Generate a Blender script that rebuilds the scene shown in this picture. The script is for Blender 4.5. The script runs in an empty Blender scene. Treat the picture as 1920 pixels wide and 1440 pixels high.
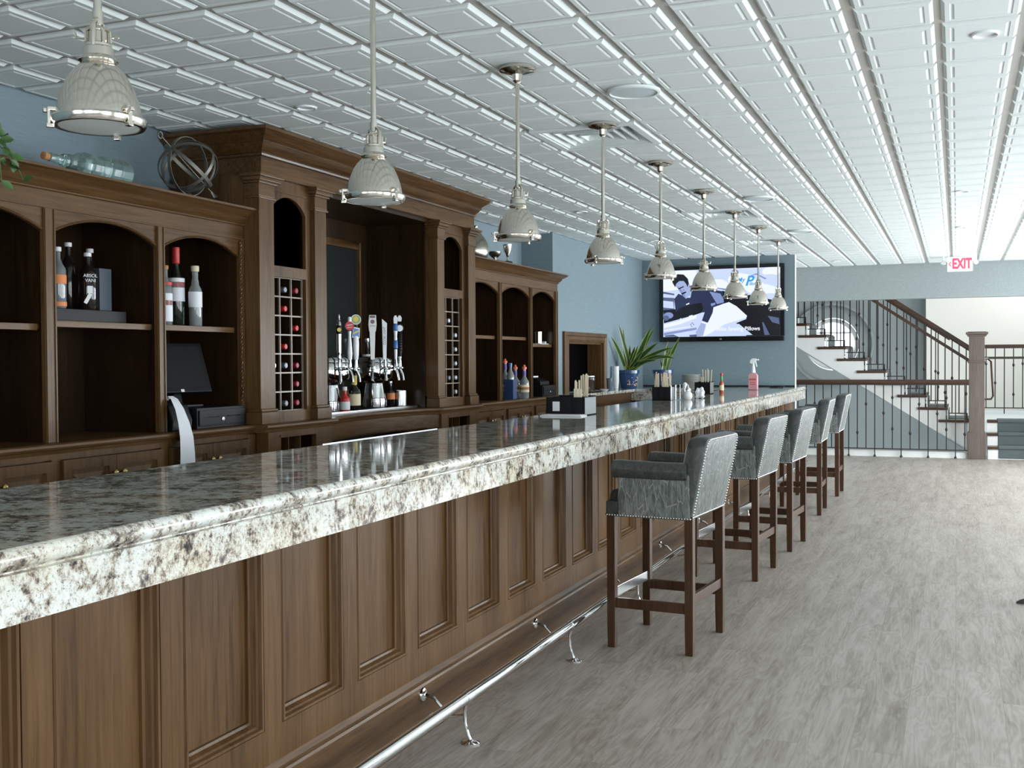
import bpy, bmesh, math, random
from mathutils import Vector, Matrix
random.seed(7)
PI = math.pi
sc = bpy.context.scene
COL = sc.collection

# ------------------------------------------------------------------ camera
F_PX, CAM_Z = 2081.81, 1.40
yaw, pitch, roll = .3810, -.0213, -.0062
cy_, sy_, cp_, sp_ = math.cos(yaw), math.sin(yaw), math.cos(pitch), math.sin(pitch)
fw = Vector((-sy_*cp_, cy_*cp_, sp_)); rt0 = Vector((cy_, sy_, 0)); up0 = rt0.cross(fw)
rt = rt0*math.cos(roll) + up0*math.sin(roll)
up = -rt0*math.sin(roll) + up0*math.cos(roll)
cam_d = bpy.data.cameras.new('camera'); cam = bpy.data.objects.new('camera', cam_d); COL.objects.link(cam)
cam_d.sensor_width = 36; cam_d.lens = 36*F_PX/1920; cam_d.clip_start = .05; cam_d.clip_end = 200
m = Matrix((rt, up, -fw)).transposed().to_4x4(); m.translation = (0, 0, CAM_Z); cam.matrix_world = m
sc.camera = cam

def ray_at(px, py, X=None, Y=None, Z=None):
    """world point seen at a photo pixel on the plane X=, Y= or Z="""
    r = rt*((px-960)/F_PX) - up*((py-720)/F_PX) + fw
    o = Vector((0, 0, CAM_Z))
    t = X/r.x if X is not None else Y/r.y if Y is not None else (Z-CAM_Z)/r.z
    return o + r*t

# ------------------------------------------------------------------ materials
def new_mat(name):
    m = bpy.data.materials.new(name); m.use_nodes = True
    nt = m.node_tree
    return m, nt, nt.nodes['Principled BSDF']
def plain(name, c, rough=.5, metal=0., coat=0., trans=0., ior=1.45, emit=None, es=0., spec=.5):
    m, nt, b = new_mat(name)
    b.inputs['Base Color'].default_value = (*c, 1); b.inputs['Roughness'].default_value = rough
    b.inputs['Metallic'].default_value = metal; b.inputs['Coat Weight'].default_value = coat
    b.inputs['Transmission Weight'].default_value = trans; b.inputs['IOR'].default_value = ior
    b.inputs['Specular IOR Level'].default_value = spec
    if emit: b.inputs['Emission Color'].default_value = (*emit, 1); b.inputs['Emission Strength'].default_value = es
    n = nt.nodes.new('ShaderNodeTexNoise'); n.inputs['Scale'].default_value = 60
    r = nt.nodes.new('ShaderNodeMapRange'); r.inputs['To Min'].default_value = max(.02, rough*.9); r.inputs['To Max'].default_value = min(1, rough*1.1+.01)
    nt.links.new(n.outputs['Fac'], r.inputs['Value']); nt.links.new(r.outputs['Result'], b.inputs['Roughness'])
    return m
def N(nt, kind, **kw):
    n = nt.nodes.new(kind)
    for k, v in kw.items():
        if k in n.inputs: n.inputs[k].default_value = v
        else: setattr(n, k, v)
    return n
def ramp(nt, stops):
    r = nt.nodes.new('ShaderNodeValToRGB')
    el = r.color_ramp.elements
    while len(el) > 1: el.remove(el[0])
    el[0].position = stops[0][0]; el[0].color = (*stops[0][1], 1)
    for p, c in stops[1:]:
        e = el.new(p); e.color = (*c, 1)
    return r
def coords(nt, scale, rot=(0, 0, 0)):
    tc = nt.nodes.new('ShaderNodeTexCoord'); mp = nt.nodes.new('ShaderNodeMapping')
    mp.inputs['Scale'].default_value = scale; mp.inputs['Rotation'].default_value = rot
    nt.links.new(tc.outputs['Object'], mp.inputs['Vector'])
    return mp
def wood(name, dark, mid, light, grain='z', rough=.36, coat=.07):
    m, nt, b = new_mat(name); L = nt.links.new
    s = {'z': (30, 30, 1.6), 'y': (30, 1.6, 30), 'x': (1.6, 30, 30)}[grain]
    mp = coords(nt, s)
    n1 = N(nt, 'ShaderNodeTexNoise', Scale=2.2, Detail=6., Roughness=.62, Distortion=.6); L(mp.outputs[0], n1.inputs['Vector'])
    mp2 = coords(nt, tuple(v*.12 for v in s))
    n2 = N(nt, 'ShaderNodeTexNoise', Scale=1.4, Detail=2.); L(mp2.outputs[0], n2.inputs['Vector'])
    mx = N(nt, 'ShaderNodeMath', operation='MULTIPLY_ADD'); mx.inputs[1].default_value = .45
    L(n2.outputs['Fac'], mx.inputs[0]); 
    ad = N(nt, 'ShaderNodeMath', operation='MULTIPLY'); ad.inputs[1].default_value = .6; L(n1.outputs['Fac'], ad.inputs[0]); L(ad.outputs[0], mx.inputs[2])
    r = ramp(nt, [(.36, dark), (.5, mid), (.68, light)]); L(mx.outputs[0], r.inputs['Fac'])
    L(r.outputs['Color'], b.inputs['Base Color'])
    b.inputs['Roughness'].default_value = rough; b.inputs['Coat Weight'].default_value = coat; b.inputs['Coat Roughness'].default_value = .2; b.inputs['Specular IOR Level'].default_value = .2
    bp = N(nt, 'ShaderNodeBump', Strength=.06, Distance=.002); L(n1.outputs['Fac'], bp.inputs['Height']); L(bp.outputs[0], b.inputs['Normal'])
    return m
D_, M_, L_ = (.040, .0185, .0055), (.092, .047, .0170), (.140, .076, .031)
M_WV = wood('varnished oak upright grain', D_, M_, L_, 'z')
M_WH = wood('varnished oak lengthwise grain', D_, M_, L_, 'y')
M_WX = wood('varnished oak crosswise grain', D_, M_, L_, 'x')
M_WC = wood('glossy moulding oak', D_, M_, L_, 'y', .28, .45)
M_WD = wood('oak with interior shade painted in', (.010, .005, .002), (.022, .011, .004), (.036, .019, .008), 'z', .35, .2)  # same oak, darkened: shade inside shelves and towers is put into the colour
M_LEG = wood('dark stool wood', (.030, .014, .007), (.060, .029, .015), (.090, .047, .026), 'z', .35, .2)
M_RAIL = wood('brown handrail wood', (.035, .017, .010), (.06, .030, .018), (.09, .048, .028), 'x', .35, .2)
M_NEWEL = wood('brown newel wood', (.080, .060, .049), (.120, .093, .078), (.165, .132, .112), 'z', .4, .1)
M_LATT = wood('lattice wood with painted glare', (.16, .12, .09), (.24, .19, .15), (.33, .28, .23), 'z', .3, .3)  # lightened oak: glare on the rack's front bars is put into the colour
M_NICKEL = plain('polished nickel', (.74, .70, .63), .14, 1.)
M_CHROME = plain('chrome', (.80, .82, .84), .07, 1.)
M_STEEL = plain('brushed steel', (.62, .63, .63), .26, 1.)
M_BRASS = plain('aged brass', (.55, .42, .18), .25, 1.)
M_BLACK = plain('black plastic', (.007, .007, .008), .42, spec=.25)
M_BLACKG = plain('glossy black plastic', (.006, .006, .007), .12)
M_IRON = plain('dark iron', (.035, .028, .026), .45, .3)
M_WHITE = plain('white plastic', (.80, .81, .82), .4)
M_PAPER = plain('white paper', (.82, .84, .88), .7)
M_CEIL_D = plain('pale grey speaker mesh', (.62, .70, .73), .6)
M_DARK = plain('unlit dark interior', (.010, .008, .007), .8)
M_MIRROR = plain('dim bar mirror', (.05, .055, .055), .12, .6)
M_GLASS = plain('clear glass', (.95, .97, .97), .03, trans=1., ior=1.45)
M_AQUA = plain('aqua glass', (.62, .88, .84), .08, trans=.85, ior=1.35)
M_LENS = plain('frosted lens', (.62, .66, .66), .45)
M_CREAM = plain('cream paint', (.78, .76, .70), .7)
M_STRING = plain('white trim paint', (.80, .80, .77), .5)
M_RED = plain('red plastic', (.55, .03, .03), .35)
M_GREEN = plain('green plastic', (.05, .35, .12), .4)
M_YEL = plain('yellow paint', (.75, .60, .12), .4)
M_BLUE = plain('blue enamel', (.05, .16, .42), .3)
M_ORANGE = plain('orange label', (.75, .24, .07), .5)
M_TAN = plain('tan label', (.72, .63, .42), .6)
M_AMBER = plain('dark bottle glass', (.014, .011, .009), .08, coat=.4)
M_SMOKE = plain('grey bottle glass', (.16, .18, .19), .06, coat=.6)
M_CLEARISH = plain('pale spirit bottle glass', (.42, .46, .46), .06, trans=.5, coat=.5)
M_CORK = plain('cork', (.45, .22, .09), .8)
M_STIR = wood('birch stirrers', (.66, .54, .37), (.76, .65, .48), (.85, .76, .60), 'z', .6, 0)
M_PINK = plain('pink cleaner', (.86, .44, .48), .15, trans=.3)
M_POT = plain('blue glazed pot', (.025, .065, .17), .2, coat=.5)
M_SOIL = plain('soil', (.03, .02, .012), .9)
M_LEAF = plain('dark green leaf', (.030, .085, .030), .35)
M_LEAFY = plain('yellow leaf margin', (.32, .36, .07), .4)
M_VINE = plain('vine leaf', (.06, .14, .04), .4)
M_ANTIQ = plain('weathered metal band', (.16, .16, .14), .45, .7)
M_CARPET = plain('grey carpet', (.10, .12, .12), .95)
M_SILVER = plain('tarnished silver', (.55, .53, .46), .22, 1.)
M_CERAM = plain('white ceramic', (.82, .82, .84), .15, coat=.5)
M_DISH = plain('stacked pale dishes', (.55, .56, .52), .5)
M_EXIT = plain('exit sign face', (.82, .82, .84), .4, emit=(1, .93, .95), es=.25)
M_EXITR = plain('exit sign red', (.80, .05, .10), .4, emit=(1, .10, .17), es=.55)
M_WARM = plain('lit downlight lens', (1, .8, .6), .4, emit=(1, .72, .45), es=3.)
M_FROND = plain('gold ornament paint', (.62, .42, .22), .4)

def m_granite():
    m, nt, b = new_mat('speckled granite'); L = nt.links.new
    mp = coords(nt, (1, 1, 1))
    n1 = N(nt, 'ShaderNodeTexNoise', Scale=60., Detail=5., Roughness=.74, Distortion=.12)
    n2 = N(nt, 'ShaderNodeTexNoise', Scale=13., Detail=5., Roughness=.68, Distortion=.35)
    n3 = N(nt, 'ShaderNodeTexNoise', Scale=150., Detail=3., Roughness=.7)
    n4 = N(nt, 'ShaderNodeTexNoise', Scale=3.1, Detail=3.)
    for n in (n1, n2, n3, n4): L(mp.outputs[0], n.inputs['Vector'])
    mx = N(nt, 'ShaderNodeMath', operation='MULTIPLY_ADD'); mx.inputs[1].default_value = .55; L(n2.outputs['Fac'], mx.inputs[0])
    sc1 = N(nt, 'ShaderNodeMath', operation='MULTIPLY'); sc1.inputs[1].default_value = .5; L(n1.outputs['Fac'], sc1.inputs[0]); L(sc1.outputs[0], mx.inputs[2])
    r = ramp(nt, [(.405, (.045, .045, .05)), (.448, (.16, .145, .13)), (.482, (.36, .31, .245)), (.512, (.54, .51, .45)), (.552, (.69, .70, .65)), (.64, (.77, .80, .76))])
    L(mx.outputs[0], r.inputs['Fac'])
    r3 = ramp(nt, [(.33, (.12, .12, .13)), (.42, (1, 1, 1))]); L(n3.outputs['Fac'], r3.inputs['Fac'])
    mixs = N(nt, 'ShaderNodeMix', data_type='RGBA', blend_type='MULTIPLY'); mixs.inputs[0].default_value = .8
    L(r.outputs['Color'], mixs.inputs[6]); L(r3.outputs['Color'], mixs.inputs[7])
    r4 = ramp(nt, [(.46, (1, 1, 1)), (.68, (.94, .85, .70))]); L(n4.outputs['Fac'], r4.inputs['Fac'])
    mixt = N(nt, 'ShaderNodeMix', data_type='RGBA', blend_type='MULTIPLY'); mixt.inputs[0].default_value = .8
    L(mixs.outputs[2], mixt.inputs[6]); L(r4.outputs['Color'], mixt.inputs[7])
    L(mixt.outputs[2], b.inputs['Base Color'])
    b.inputs['Roughness'].default_value = .07; b.inputs['Specular IOR Level'].default_value = .6
    b.inputs['Coat Weight'].default_value = .22; b.inputs['Coat Roughness'].default_value = .03; b.inputs['Coat IOR'].default_value = 1.55
    return m
M_GRANITE = m_granite()

def m_floor():
    m, nt, b = new_mat('greyed oak planks'); L = nt.links.new
    tc = nt.nodes.new('ShaderNodeTexCoord'); mp = nt.nodes.new('ShaderNodeMapping'); mp.inputs['Rotation'].default_value = (0, 0, PI/2)
    L(tc.outputs['Object'], mp.inputs['Vector'])
    br = N(nt, 'ShaderNodeTexBrick', Scale=1.)
    br.offset = .37; br.inputs['Brick Width'].default_value = 1.22; br.inputs['Row Height'].default_value = .178
    br.inputs['Mortar Size'].default_value = .0008; br.inputs['Mortar Smooth'].default_value = .2; br.inputs['Bias'].default_value = 0
    br.inputs['Color1'].default_value = (.30, .30, .30, 1); br.inputs['Color2'].default_value = (.70, .70, .70, 1); br.inputs['Mortar'].default_value = (0, 0, 0, 1)
    L(mp.outputs[0], br.inputs['Vector'])
    # per-plank shift of the grain
    sh = N(nt, 'ShaderNodeVectorMath', operation='SCALE'); sh.inputs['Scale'].default_value = 9.; L(br.outputs['Color'], sh.inputs[0])
    ad = N(nt, 'ShaderNodeVectorMath', operation='ADD'); L(tc.outputs['Object'], ad.inputs[0]); L(sh.outputs[0], ad.inputs[1])
    mpg = nt.nodes.new('ShaderNodeMapping'); mpg.inputs['Scale'].default_value = (9, 1.1, 1); L(ad.outputs[0], mpg.inputs['Vector'])
    n1 = N(nt, 'ShaderNodeTexNoise', Scale=1.1, Detail=3., Roughness=.5, Distortion=.8); L(mpg.outputs[0], n1.inputs['Vector'])
    wv = N(nt, 'ShaderNodeMath', operation='MULTIPLY'); wv.inputs[1].default_value = 62.; L(n1.outputs['Fac'], wv.inputs[0])
    sn = N(nt, 'ShaderNodeMath', operation='SINE'); L(wv.outputs[0], sn.inputs[0])
    mpf = nt.nodes.new('ShaderNodeMapping'); mpf.inputs['Scale'].default_value = (60, 4, 1); L(ad.outputs[0], mpf.inputs['Vector'])
    n2 = N(nt, 'ShaderNodeTexNoise', Scale=1.5, Detail=5., Roughness=.65); L(mpf.outputs[0], n2.inputs['Vector'])
    n3 = N(nt, 'ShaderNodeTexNoise', Scale=1.6, Detail=3.); L(mpg.outputs[0], n3.inputs['Vector'])
    def mad(a, k, c):
        x = N(nt, 'ShaderNodeMath', operation='MULTIPLY_ADD'); x.inputs[1].default_value = k; L(a, x.inputs[0])
        if isinstance(c, float): x.inputs[2].default_value = c
        else: L(c, x.inputs[2])
        return x.outputs[0]
    v = mad(sn.outputs[0], .045, 0.05); v = mad(n2.outputs['Fac'], .42, v); v = mad(n3.outputs['Fac'], .40, v); v = mad(br.outputs['Color'], .16, v)
    r = ramp(nt, [(.32, (.145, .117, .097)), (.50, (.285, .248, .216)), (.66, (.385, .350, .315))]); L(v, r.inputs['Fac'])
    dk = N(nt, 'ShaderNodeMix', data_type='RGBA', blend_type='MIX'); L(br.outputs['Fac'], dk.inputs[0]); L(r.outputs['Color'], dk.inputs[6]); dk.inputs[7].default_value = (.17, .15, .13, 1)
    L(dk.outputs[2], b.inputs['Base Color']); b.inputs['Roughness'].default_value = .42
    bp = N(nt, 'ShaderNodeBump', Strength=.08, Distance=.002); L(n2.outputs['Fac'], bp.inputs['Height']); L(bp.outputs[0], b.inputs['Normal'])
    return m
M_FLOOR = m_floor()
def m_wall(name, c, sc_=(3, 40, 400)):
    m, nt, b = new_mat(name); L = nt.links.new
    mp = coords(nt, sc_); n = N(nt, 'ShaderNodeTexNoise', Scale=1.6, Detail=4.); L(mp.outputs[0], n.inputs['Vector'])
    r = ramp(nt, [(.3, tuple(v*.88 for v in c)), (.7, tuple(min(1, v*1.10) for v in c))]); L(n.outputs['Fac'], r.inputs['Fac'])
    L(r.outputs['Color'], b.inputs['Base Color']); b.inputs['Roughness'].default_value = .75
    return m
M_BLUEWALL = m_wall('blue grasscloth', (.195, .262, .295), (4, 4, 220))
M_GREYWALL = m_wall('blue grey paint', (.285, .320, .322), (60, 60, 60))
M_STAIRWALL = m_wall('grey stair wall paint', (.28, .315, .32), (60, 60, 60))
M_HALLWALL = m_wall('pale hall paint', (.62, .66, .66), (60, 60, 60))
M_CEIL = plain('white ceiling tile', (.755, .815, .81), .7)
M_GRID = plain('greyed ceiling grid', (.50, .49, .465), .5)
def m_leather(name, lo, hi, rough, scratch):
    m, nt, b = new_mat(name); L = nt.links.new
    mp = coords(nt, (26, 26, 7)); n = N(nt, 'ShaderNodeTexNoise', Scale=2., Detail=7., Roughness=.7, Distortion=1.2); L(mp.outputs[0], n.inputs['Vector'])
    r = ramp(nt, [(.40, lo), (.62, hi)]); L(n.outputs['Fac'], r.inputs['Fac'])
    mp2 = coords(nt, (16, 16, 3.2), (.18, -.14, 0)); v = N(nt, 'ShaderNodeTexVoronoi', Scale=2.4, feature='DISTANCE_TO_EDGE'); L(mp2.outputs[0], v.inputs['Vector'])
    r2 = ramp(nt, [(.006, (1, 1, 1)), (.035, (0, 0, 0))]); L(v.outputs['Distance'], r2.inputs['Fac'])
    ml = N(nt, 'ShaderNodeMath', operation='MULTIPLY'); ml.inputs[1].default_value = scratch; L(r2.outputs['Color'], ml.inputs[0])
    mx = N(nt, 'ShaderNodeMix', data_type='RGBA'); L(ml.outputs[0], mx.inputs[0]); L(r.outputs['Color'], mx.inputs[6]); mx.inputs[7].default_value = (.34, .34, .30, 1)
    L(mx.outputs[2], b.inputs['Base Color']); b.inputs['Roughness'].default_value = rough; b.inputs['Specular IOR Level'].default_value = .45
    bp = N(nt, 'ShaderNodeBump', Strength=.15, Distance=.003); L(n.outputs['Fac'], bp.inputs['Height']); L(bp.outputs[0], b.inputs['Normal'])
    return m
M_LEA = m_leather('smooth grey leather', (.030, .036, .036), (.070, .074, .070), .30, .08)
M_LEAS = m_leather('scratched grey leather', (.075, .088, .087), (.205, .222, .212), .5, .9)

# ------------------------------------------------------------------ mesh builder
class MB:
    def __init__(s): s.bm = bmesh.new(); s.mi = 0
    def _f(s, vs):
        try:
            f = s.bm.faces.new(vs); f.material_index = s.mi; return f
        except ValueError: return None
    def box(s, x0, x1, y0, y1, z0, z1, M=None):
        c = [(x, y, z) for z in (z0, z1) for y in (y0, y1) for x in (x0, x1)]
        v = [s.bm.verts.new((M @ Vector(p)) if M else p) for p in c]
        for q in ((0, 2, 3, 1), (4, 5, 7, 6), (0, 1, 5, 4), (2, 6, 7, 3), (0, 4, 6, 2), (1, 3, 7, 5)): s._f([v[i] for i in q])
        return s
    def loft(s, loops, closed=True, caps=True):
        rows = [[s.bm.verts.new(p) for p in l] for l in loops]
        n = len(rows[0])
        for a, b in zip(rows, rows[1:]):
            for i in range(n if closed else n-1): s._f([a[i], a[(i+1) % n], b[(i+1) % n], b[i]])
        if caps and closed: s._f(rows[0][::-1]); s._f(rows[-1])
        return s
    def prism(s, pts, ax, a, b, M=None):
        g = {'x': lambda p, t: Vector((t, p[0], p[1])), 'y': lambda p, t: Vector((p[0], t, p[1])), 'z': lambda p, t: Vector((p[0], p[1], t))}[ax]
        return s.loft([[(M @ g(p, t)) if M else g(p, t) for p in pts] for t in (a, b)])
    def lathe(s, prof, c=(0, 0, 0), n=24, M=None, caps=True):
        M = M or Matrix.Identity(4); c = Vector(c)
        loops = []
        for r, z in prof: loops.append([c + M @ Vector((max(r, 1e-4)*math.cos(2*PI*i/n), max(r, 1e-4)*math.sin(2*PI*i/n), z)) for i in range(n)])
        return s.loft(loops, True, caps)
    def tube(s, pts, r, n=8, caps=True):
        pts = [Vector(p) for p in pts]; rs = r if isinstance(r, (list, tuple)) else [r]*len(pts)
        loops = []; prev = None
        for i, p in enumerate(pts):
            t = (pts[min(i+1, len(pts)-1)] - pts[max(i-1, 0)]).normalized()
            if prev is None: a = t.orthogonal().normalized()
            else: a = (prev - t*prev.dot(t)).normalized()
            prev = a; b = t.cross(a)
            loops.append([p + (a*math.cos(2*PI*k/n) + b*math.sin(2*PI*k/n))*rs[i] for k in range(n)])
        return s.loft(loops, True, caps)
    def ring(s, c, R, r, M=None, n=28, k=8, sq=None):
        M = M or Matrix.Identity(4); c = Vector(c); loops = []
        for i in range(n+1):
            a = 2*PI*i/n
            if sq: sec = [(-sq[0], -sq[1]), (sq[0], -sq[1]), (sq[0], sq[1]), (-sq[0], sq[1])]
            else: sec = [(r*math.cos(2*PI*j/k), r*math.sin(2*PI*j/k)) for j in range(k)]
            loops.append([c + M @ Vector(((R+u)*math.cos(a), (R+u)*math.sin(a), w)) for u, w in sec])
        return s.loft(loops, True, False)
    def ball(s, c, r, n=8, sz=1.):
        prof = [(r*math.sin(PI*i/n), -r*sz*math.cos(PI*i/n)) for i in range(n+1)]
        return s.lathe(prof, c, max(6, n+2))
    def text(s, body, size, M, depth=0., align='CENTER', bold=0.):
        cu = bpy.data.curves.new('t', 'FONT'); cu.body = body; cu.size = size; cu.align_x = align; cu.extrude = depth; cu.offset = bold
        o = bpy.data.objects.new('t', cu); COL.objects.link(o); bpy.context.view_layer.update()
        me = bpy.data.meshes.new_from_object(o.evaluated_get(bpy.context.evaluated_depsgraph_get()))
        me.transform(M)
        nb = len(s.bm.faces); s.bm.from_mesh(me); s.bm.faces.ensure_lookup_table()
        for f in s.bm.faces[nb:]: f.material_index = s.mi
        bpy.data.objects.remove(o); bpy.data.curves.remove(cu); bpy.data.meshes.remove(me)
        return s
    def build(s, name, mats, parent=None, bevel=0., seg=2, smooth=None, local=False):
        bm = s.bm
        bmesh.ops.remove_doubles(bm, verts=bm.verts, dist=1e-6)
        bmesh.ops.recalc_face_normals(bm, faces=bm.faces)
        if bevel:
            es = [e for e in bm.edges if len(e.link_faces) == 2 and e.calc_face_angle(0) > .5]
            bmesh.ops.bevel(bm, geom=es, offset=bevel, segments=seg, profile=.5, affect='EDGES', clamp_overlap=True)
        if parent is not None and not local:
            L = Vector((0, 0, 0)); q = parent
            while q: L += q.location; q = q.parent
            bmesh.ops.translate(bm, verts=bm.verts, vec=-L)
        me = bpy.data.meshes.new(name); bm.to_mesh(me); bm.free()
        for mm in (mats if isinstance(mats, (list, tuple)) else [mats]): me.materials.append(mm)
        if smooth or bevel:
            for p in me.polygons: p.use_smooth = True
            me.set_sharp_from_angle(angle=smooth or .7)
        o = bpy.data.objects.new(name, me); COL.objects.link(o)
        if bevel:
            wn = o.modifiers.new('weighted_normals', 'WEIGHTED_NORMAL'); wn.keep_sharp = True
        if parent is not None: o.parent = parent
        return o
def tag(o, label, cat, group=None, kind=None):
    o['label'] = label; o['category'] = cat
    if group: o['group'] = group
    if kind: o['kind'] = kind
    return o
def thing(name, label, cat, loc=(0, 0, 0), group=None, kind=None):
    o = bpy.data.objects.new(name, None); COL.objects.link(o); o.location = loc; o.empty_display_size = .1
    return tag(o, label, cat, group, kind)
def struct(name, mb, mats, label=None, cat=None, **kw):
    o = mb.build(name, mats, **kw); o['kind'] = 'structure'
    if label: o['label'] = label; o['category'] = cat
    return o
def copy_tree(o, parent=None):
    c = o.copy(); COL.objects.link(c)
    if parent is not None: c.parent = parent
    for ch in list(o.children): copy_tree(ch, c)
    return c
ORD = ['first', 'second', 'third', 'fourth', 'fifth', 'sixth', 'seventh', 'eighth', 'ninth', 'tenth', 'eleventh', 'twelfth']

# ------------------------------------------------------------------ room
CE = 2.659
XR, YB = 2.5, -3.0
YH, YBK = 15.83, 20.5
mb = MB(); mb.box(-4.2, XR+.2, YB-.2, 16.62, -.15, 0); struct('floor', mb, M_FLOOR, 'grey brown oak plank floor of the bar room', 'floor')

# ceiling of square tegular tiles, 2x2 raised panels in each
mb = MB(); D = .3048; GX0, GY0 = -1.5936, 3.9283
def ceil_lines(lo, hi, g0):
    i0 = math.floor((lo-g0)/D)
    out = []
    for i in range(i0, int((hi-g0)/D)+2): out.append((g0+i*D, i))
    return out
def offs(i):   # groove half width, depth
    return (.019, .013) if i % 2 == 0 else (.013, .008)
xs = ceil_lines(-4.1, XR, GX0); ys = ceil_lines(YB, YH, GY0)
VENTS = [(-2, 6), (-2, 18), (-2, 26)]
skip = {(a+p, b+q) for a, b in VENTS for p in (0, 1) for q in (0, 1)}
for (xa, i), (xb, i2) in zip(xs, xs[1:]):
    for (ya, j), (yb, j2) in zip(ys, ys[1:]):
        if (i, j) in skip: continue
        (wl, dl), (wr, dr), (wb, db), (wt, dt) = offs(i), offs(i2), offs(j), offs(j2)
        def rect(e, z, zl=None):
            x0, x1, y0, y1 = xa+wl+e, xb-wr-e, ya+wb+e, yb-wt-e
            return [mb.bm.verts.new(p) for p in ((x0, y0, z), (x1, y0, z), (x1, y1, z), (x0, y1, z))]
        dz = max(dl, dr)
        r0 = [mb.bm.verts.new(p) for p in ((xa, ya, CE+.014), (xb, ya, CE+.014), (xb, yb, CE+.014), (xa, yb, CE+.014))]
        r1 = [mb.bm.verts.new(p) for p in ((xa+wl, ya+wb, CE+.014), (xb-wr, ya+wb, CE+.014), (xb-wr, yb-wt, CE+.014), (xa+wl, yb-wt, CE+.014))]
        r2 = rect(.013, CE); r3 = rect(.030, CE); r4 = rect(.033, CE+.0025); r5 = rect(.038, CE+.0025); r6 = rect(.046, CE-.001)
        for q_, (a, b) in enumerate(((r0, r1), (r1, r2), (r2, r3), (r3, r4), (r4, r5), (r5, r6))):
            mb.mi = 1 if q_ == 0 else 0
            for k in range(4): mb._f([a[k], a[(k+1) % 4], b[(k+1) % 4], b[k]])
        mb._f(r6)
for k, v in enumerate(((-4.25, XR+.2, YB-.2, YH, CE+.12, CE+.2),)): mb.box(*v)
struct('ceiling', mb, [M_CEIL, M_GRID], 'white ceiling of square panelled tiles', 'ceiling')

mb = MB(); mb.box(-4.25, -4.05, YB-.2, 10.39, -.1, CE+.12); struct('wall_left', mb, M_BLUEWALL, 'blue grasscloth wall behind the wooden back bar', 'wall')
# stepped-out wall with the hatch hole
HY0, HY1, HZ0, HZ1 = 10.80, 12.01, 1.061, 1.59
mb = MB(); XS = -3.72
mb.box(-4.25, XS, 10.39, HY0, -.1, CE+.12); mb.box(-3.88, XS, HY1, 13.95, -.1, CE+.12)
mb.box(-3.88, XS, HY0, HY1, HZ1, CE+.12); mb.box(-3.88, XS, HY0, HY1, -.1, HZ0)
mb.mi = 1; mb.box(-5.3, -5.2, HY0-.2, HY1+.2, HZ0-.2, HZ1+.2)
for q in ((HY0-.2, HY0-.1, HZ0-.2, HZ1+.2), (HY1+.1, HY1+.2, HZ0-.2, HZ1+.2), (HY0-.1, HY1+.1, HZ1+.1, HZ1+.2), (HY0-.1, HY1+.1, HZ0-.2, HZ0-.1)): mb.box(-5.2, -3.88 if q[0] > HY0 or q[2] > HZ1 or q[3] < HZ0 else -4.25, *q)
struct('wall_alcove', mb, [M_BLUEWALL, M_DARK], 'blue grasscloth wall stepping out beside the right shelves', 'wall')
mb = MB(); mb.box(-4.25, -1.823, 13.78, 13.86, -.1, CE+.012); struct('wall_television', mb, M_BLUEWALL, 'blue stub wall behind the television', 'wall')
mb = MB(); mb.box(-1.823, -1.817, 13.778, 13.862, -.1, CE); struct('bright_wall_end', mb, M_STRING, 'bright end of the television wall, its light painted as a white strip', 'trim')  # bright light on the wall end, put into a thin white strip
mb = MB(); mb.box(-4.25, XR+.2, YH, YH+.17, 2.195, 5.2); struct('wall_header', mb, M_GREYWALL, 'blue grey header above the staircase opening', 'wall')
mb = MB(); mb.box(-4.25, -2.6, YH, YH+.17, -.1, 2.195); mb.box(1.9, XR+.2, YH, YH+.17, -.1, 2.195); struct('wall_far', mb, M_GREYWALL, 'wall beside the staircase opening', 'wall')

# right wall and rear wall with window openings (out of frame; they light the room)
def wall_with_windows(name, axis, pos, thick, lo, hi, openings, z0, z1, ztop):
    mb = MB()
    def seg(a, b, c, d):
        if axis == 'x': mb.box(pos, pos+thick, a, b, c, d)
        else: mb.box(a, b, pos, pos+thick, c, d)
    cur = lo
    for a, b in openings:
        seg(cur, a, -.1, ztop); seg(a, b, -.1, z0); seg(a, b, z1, ztop); cur = b
    seg(cur, hi, -.1, ztop)
    struct(name, mb, M_HALLWALL)
RW = [(-1.6, .2), (1.2, 3.0), (4.0, 5.8), (6.8, 8.6), (9.3, 11.1), (11.5, 13.3), (13.7, 15.5)]
RZ0, RZ1 = .35, 2.15
wall_with_windows('wall_right', 'x', XR, .2, YB-.2, YH, RW, RZ0, RZ1, CE+.12)
BW = [(-3.3, -1.6), (-.9, .8), (1.3, 3.0)]
wall_with_windows('wall_rear', 'y', YB-.2, .2, -4.25, XR+.2, BW, .7, 2.2, CE+.12)
nwin = 0
def window(axis, pos, a, b, z0, z1):
    global nwin; nwin += 1
    mb = MB(); t = .03
    def bar(u0, u1, w0, w1):
        if axis == 'x': mb.box(pos-t, pos+t, u0, u1, w0, w1)
        else: mb.box(u0, u1, pos-t, pos+t, w0, w1)
    bar(a, a+.06, z0, z1); bar(b-.06, b, z0, z1); bar(a, b, z0, z0+.06); bar(a, b, z1-.06, z1)
    for k in (1, 2, 3):
        u = a + (b-a)*k/4; bar(u-.014, u+.014, z0, z1)
    for k in (1, 2):
        w = z0 + (z1-z0)*k/3; bar(a, b, w-.014, w+.014)
    o = mb.build('window_%d' % nwin, M_STRING); o['kind'] = 'structure'
def area(name, loc, rot, sx, sy, power, color=(.90, .96, 1.)):
    l = bpy.data.lights.new(name, 'AREA'); l.shape = 'RECTANGLE'; l.size = sx; l.size_y = sy; l.energy = power; l.color = color
    o = bpy.data.objects.new(name, l); COL.objects.link(o); o.location = loc; o.rotation_euler = rot
    return o
K = 1.0
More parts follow.
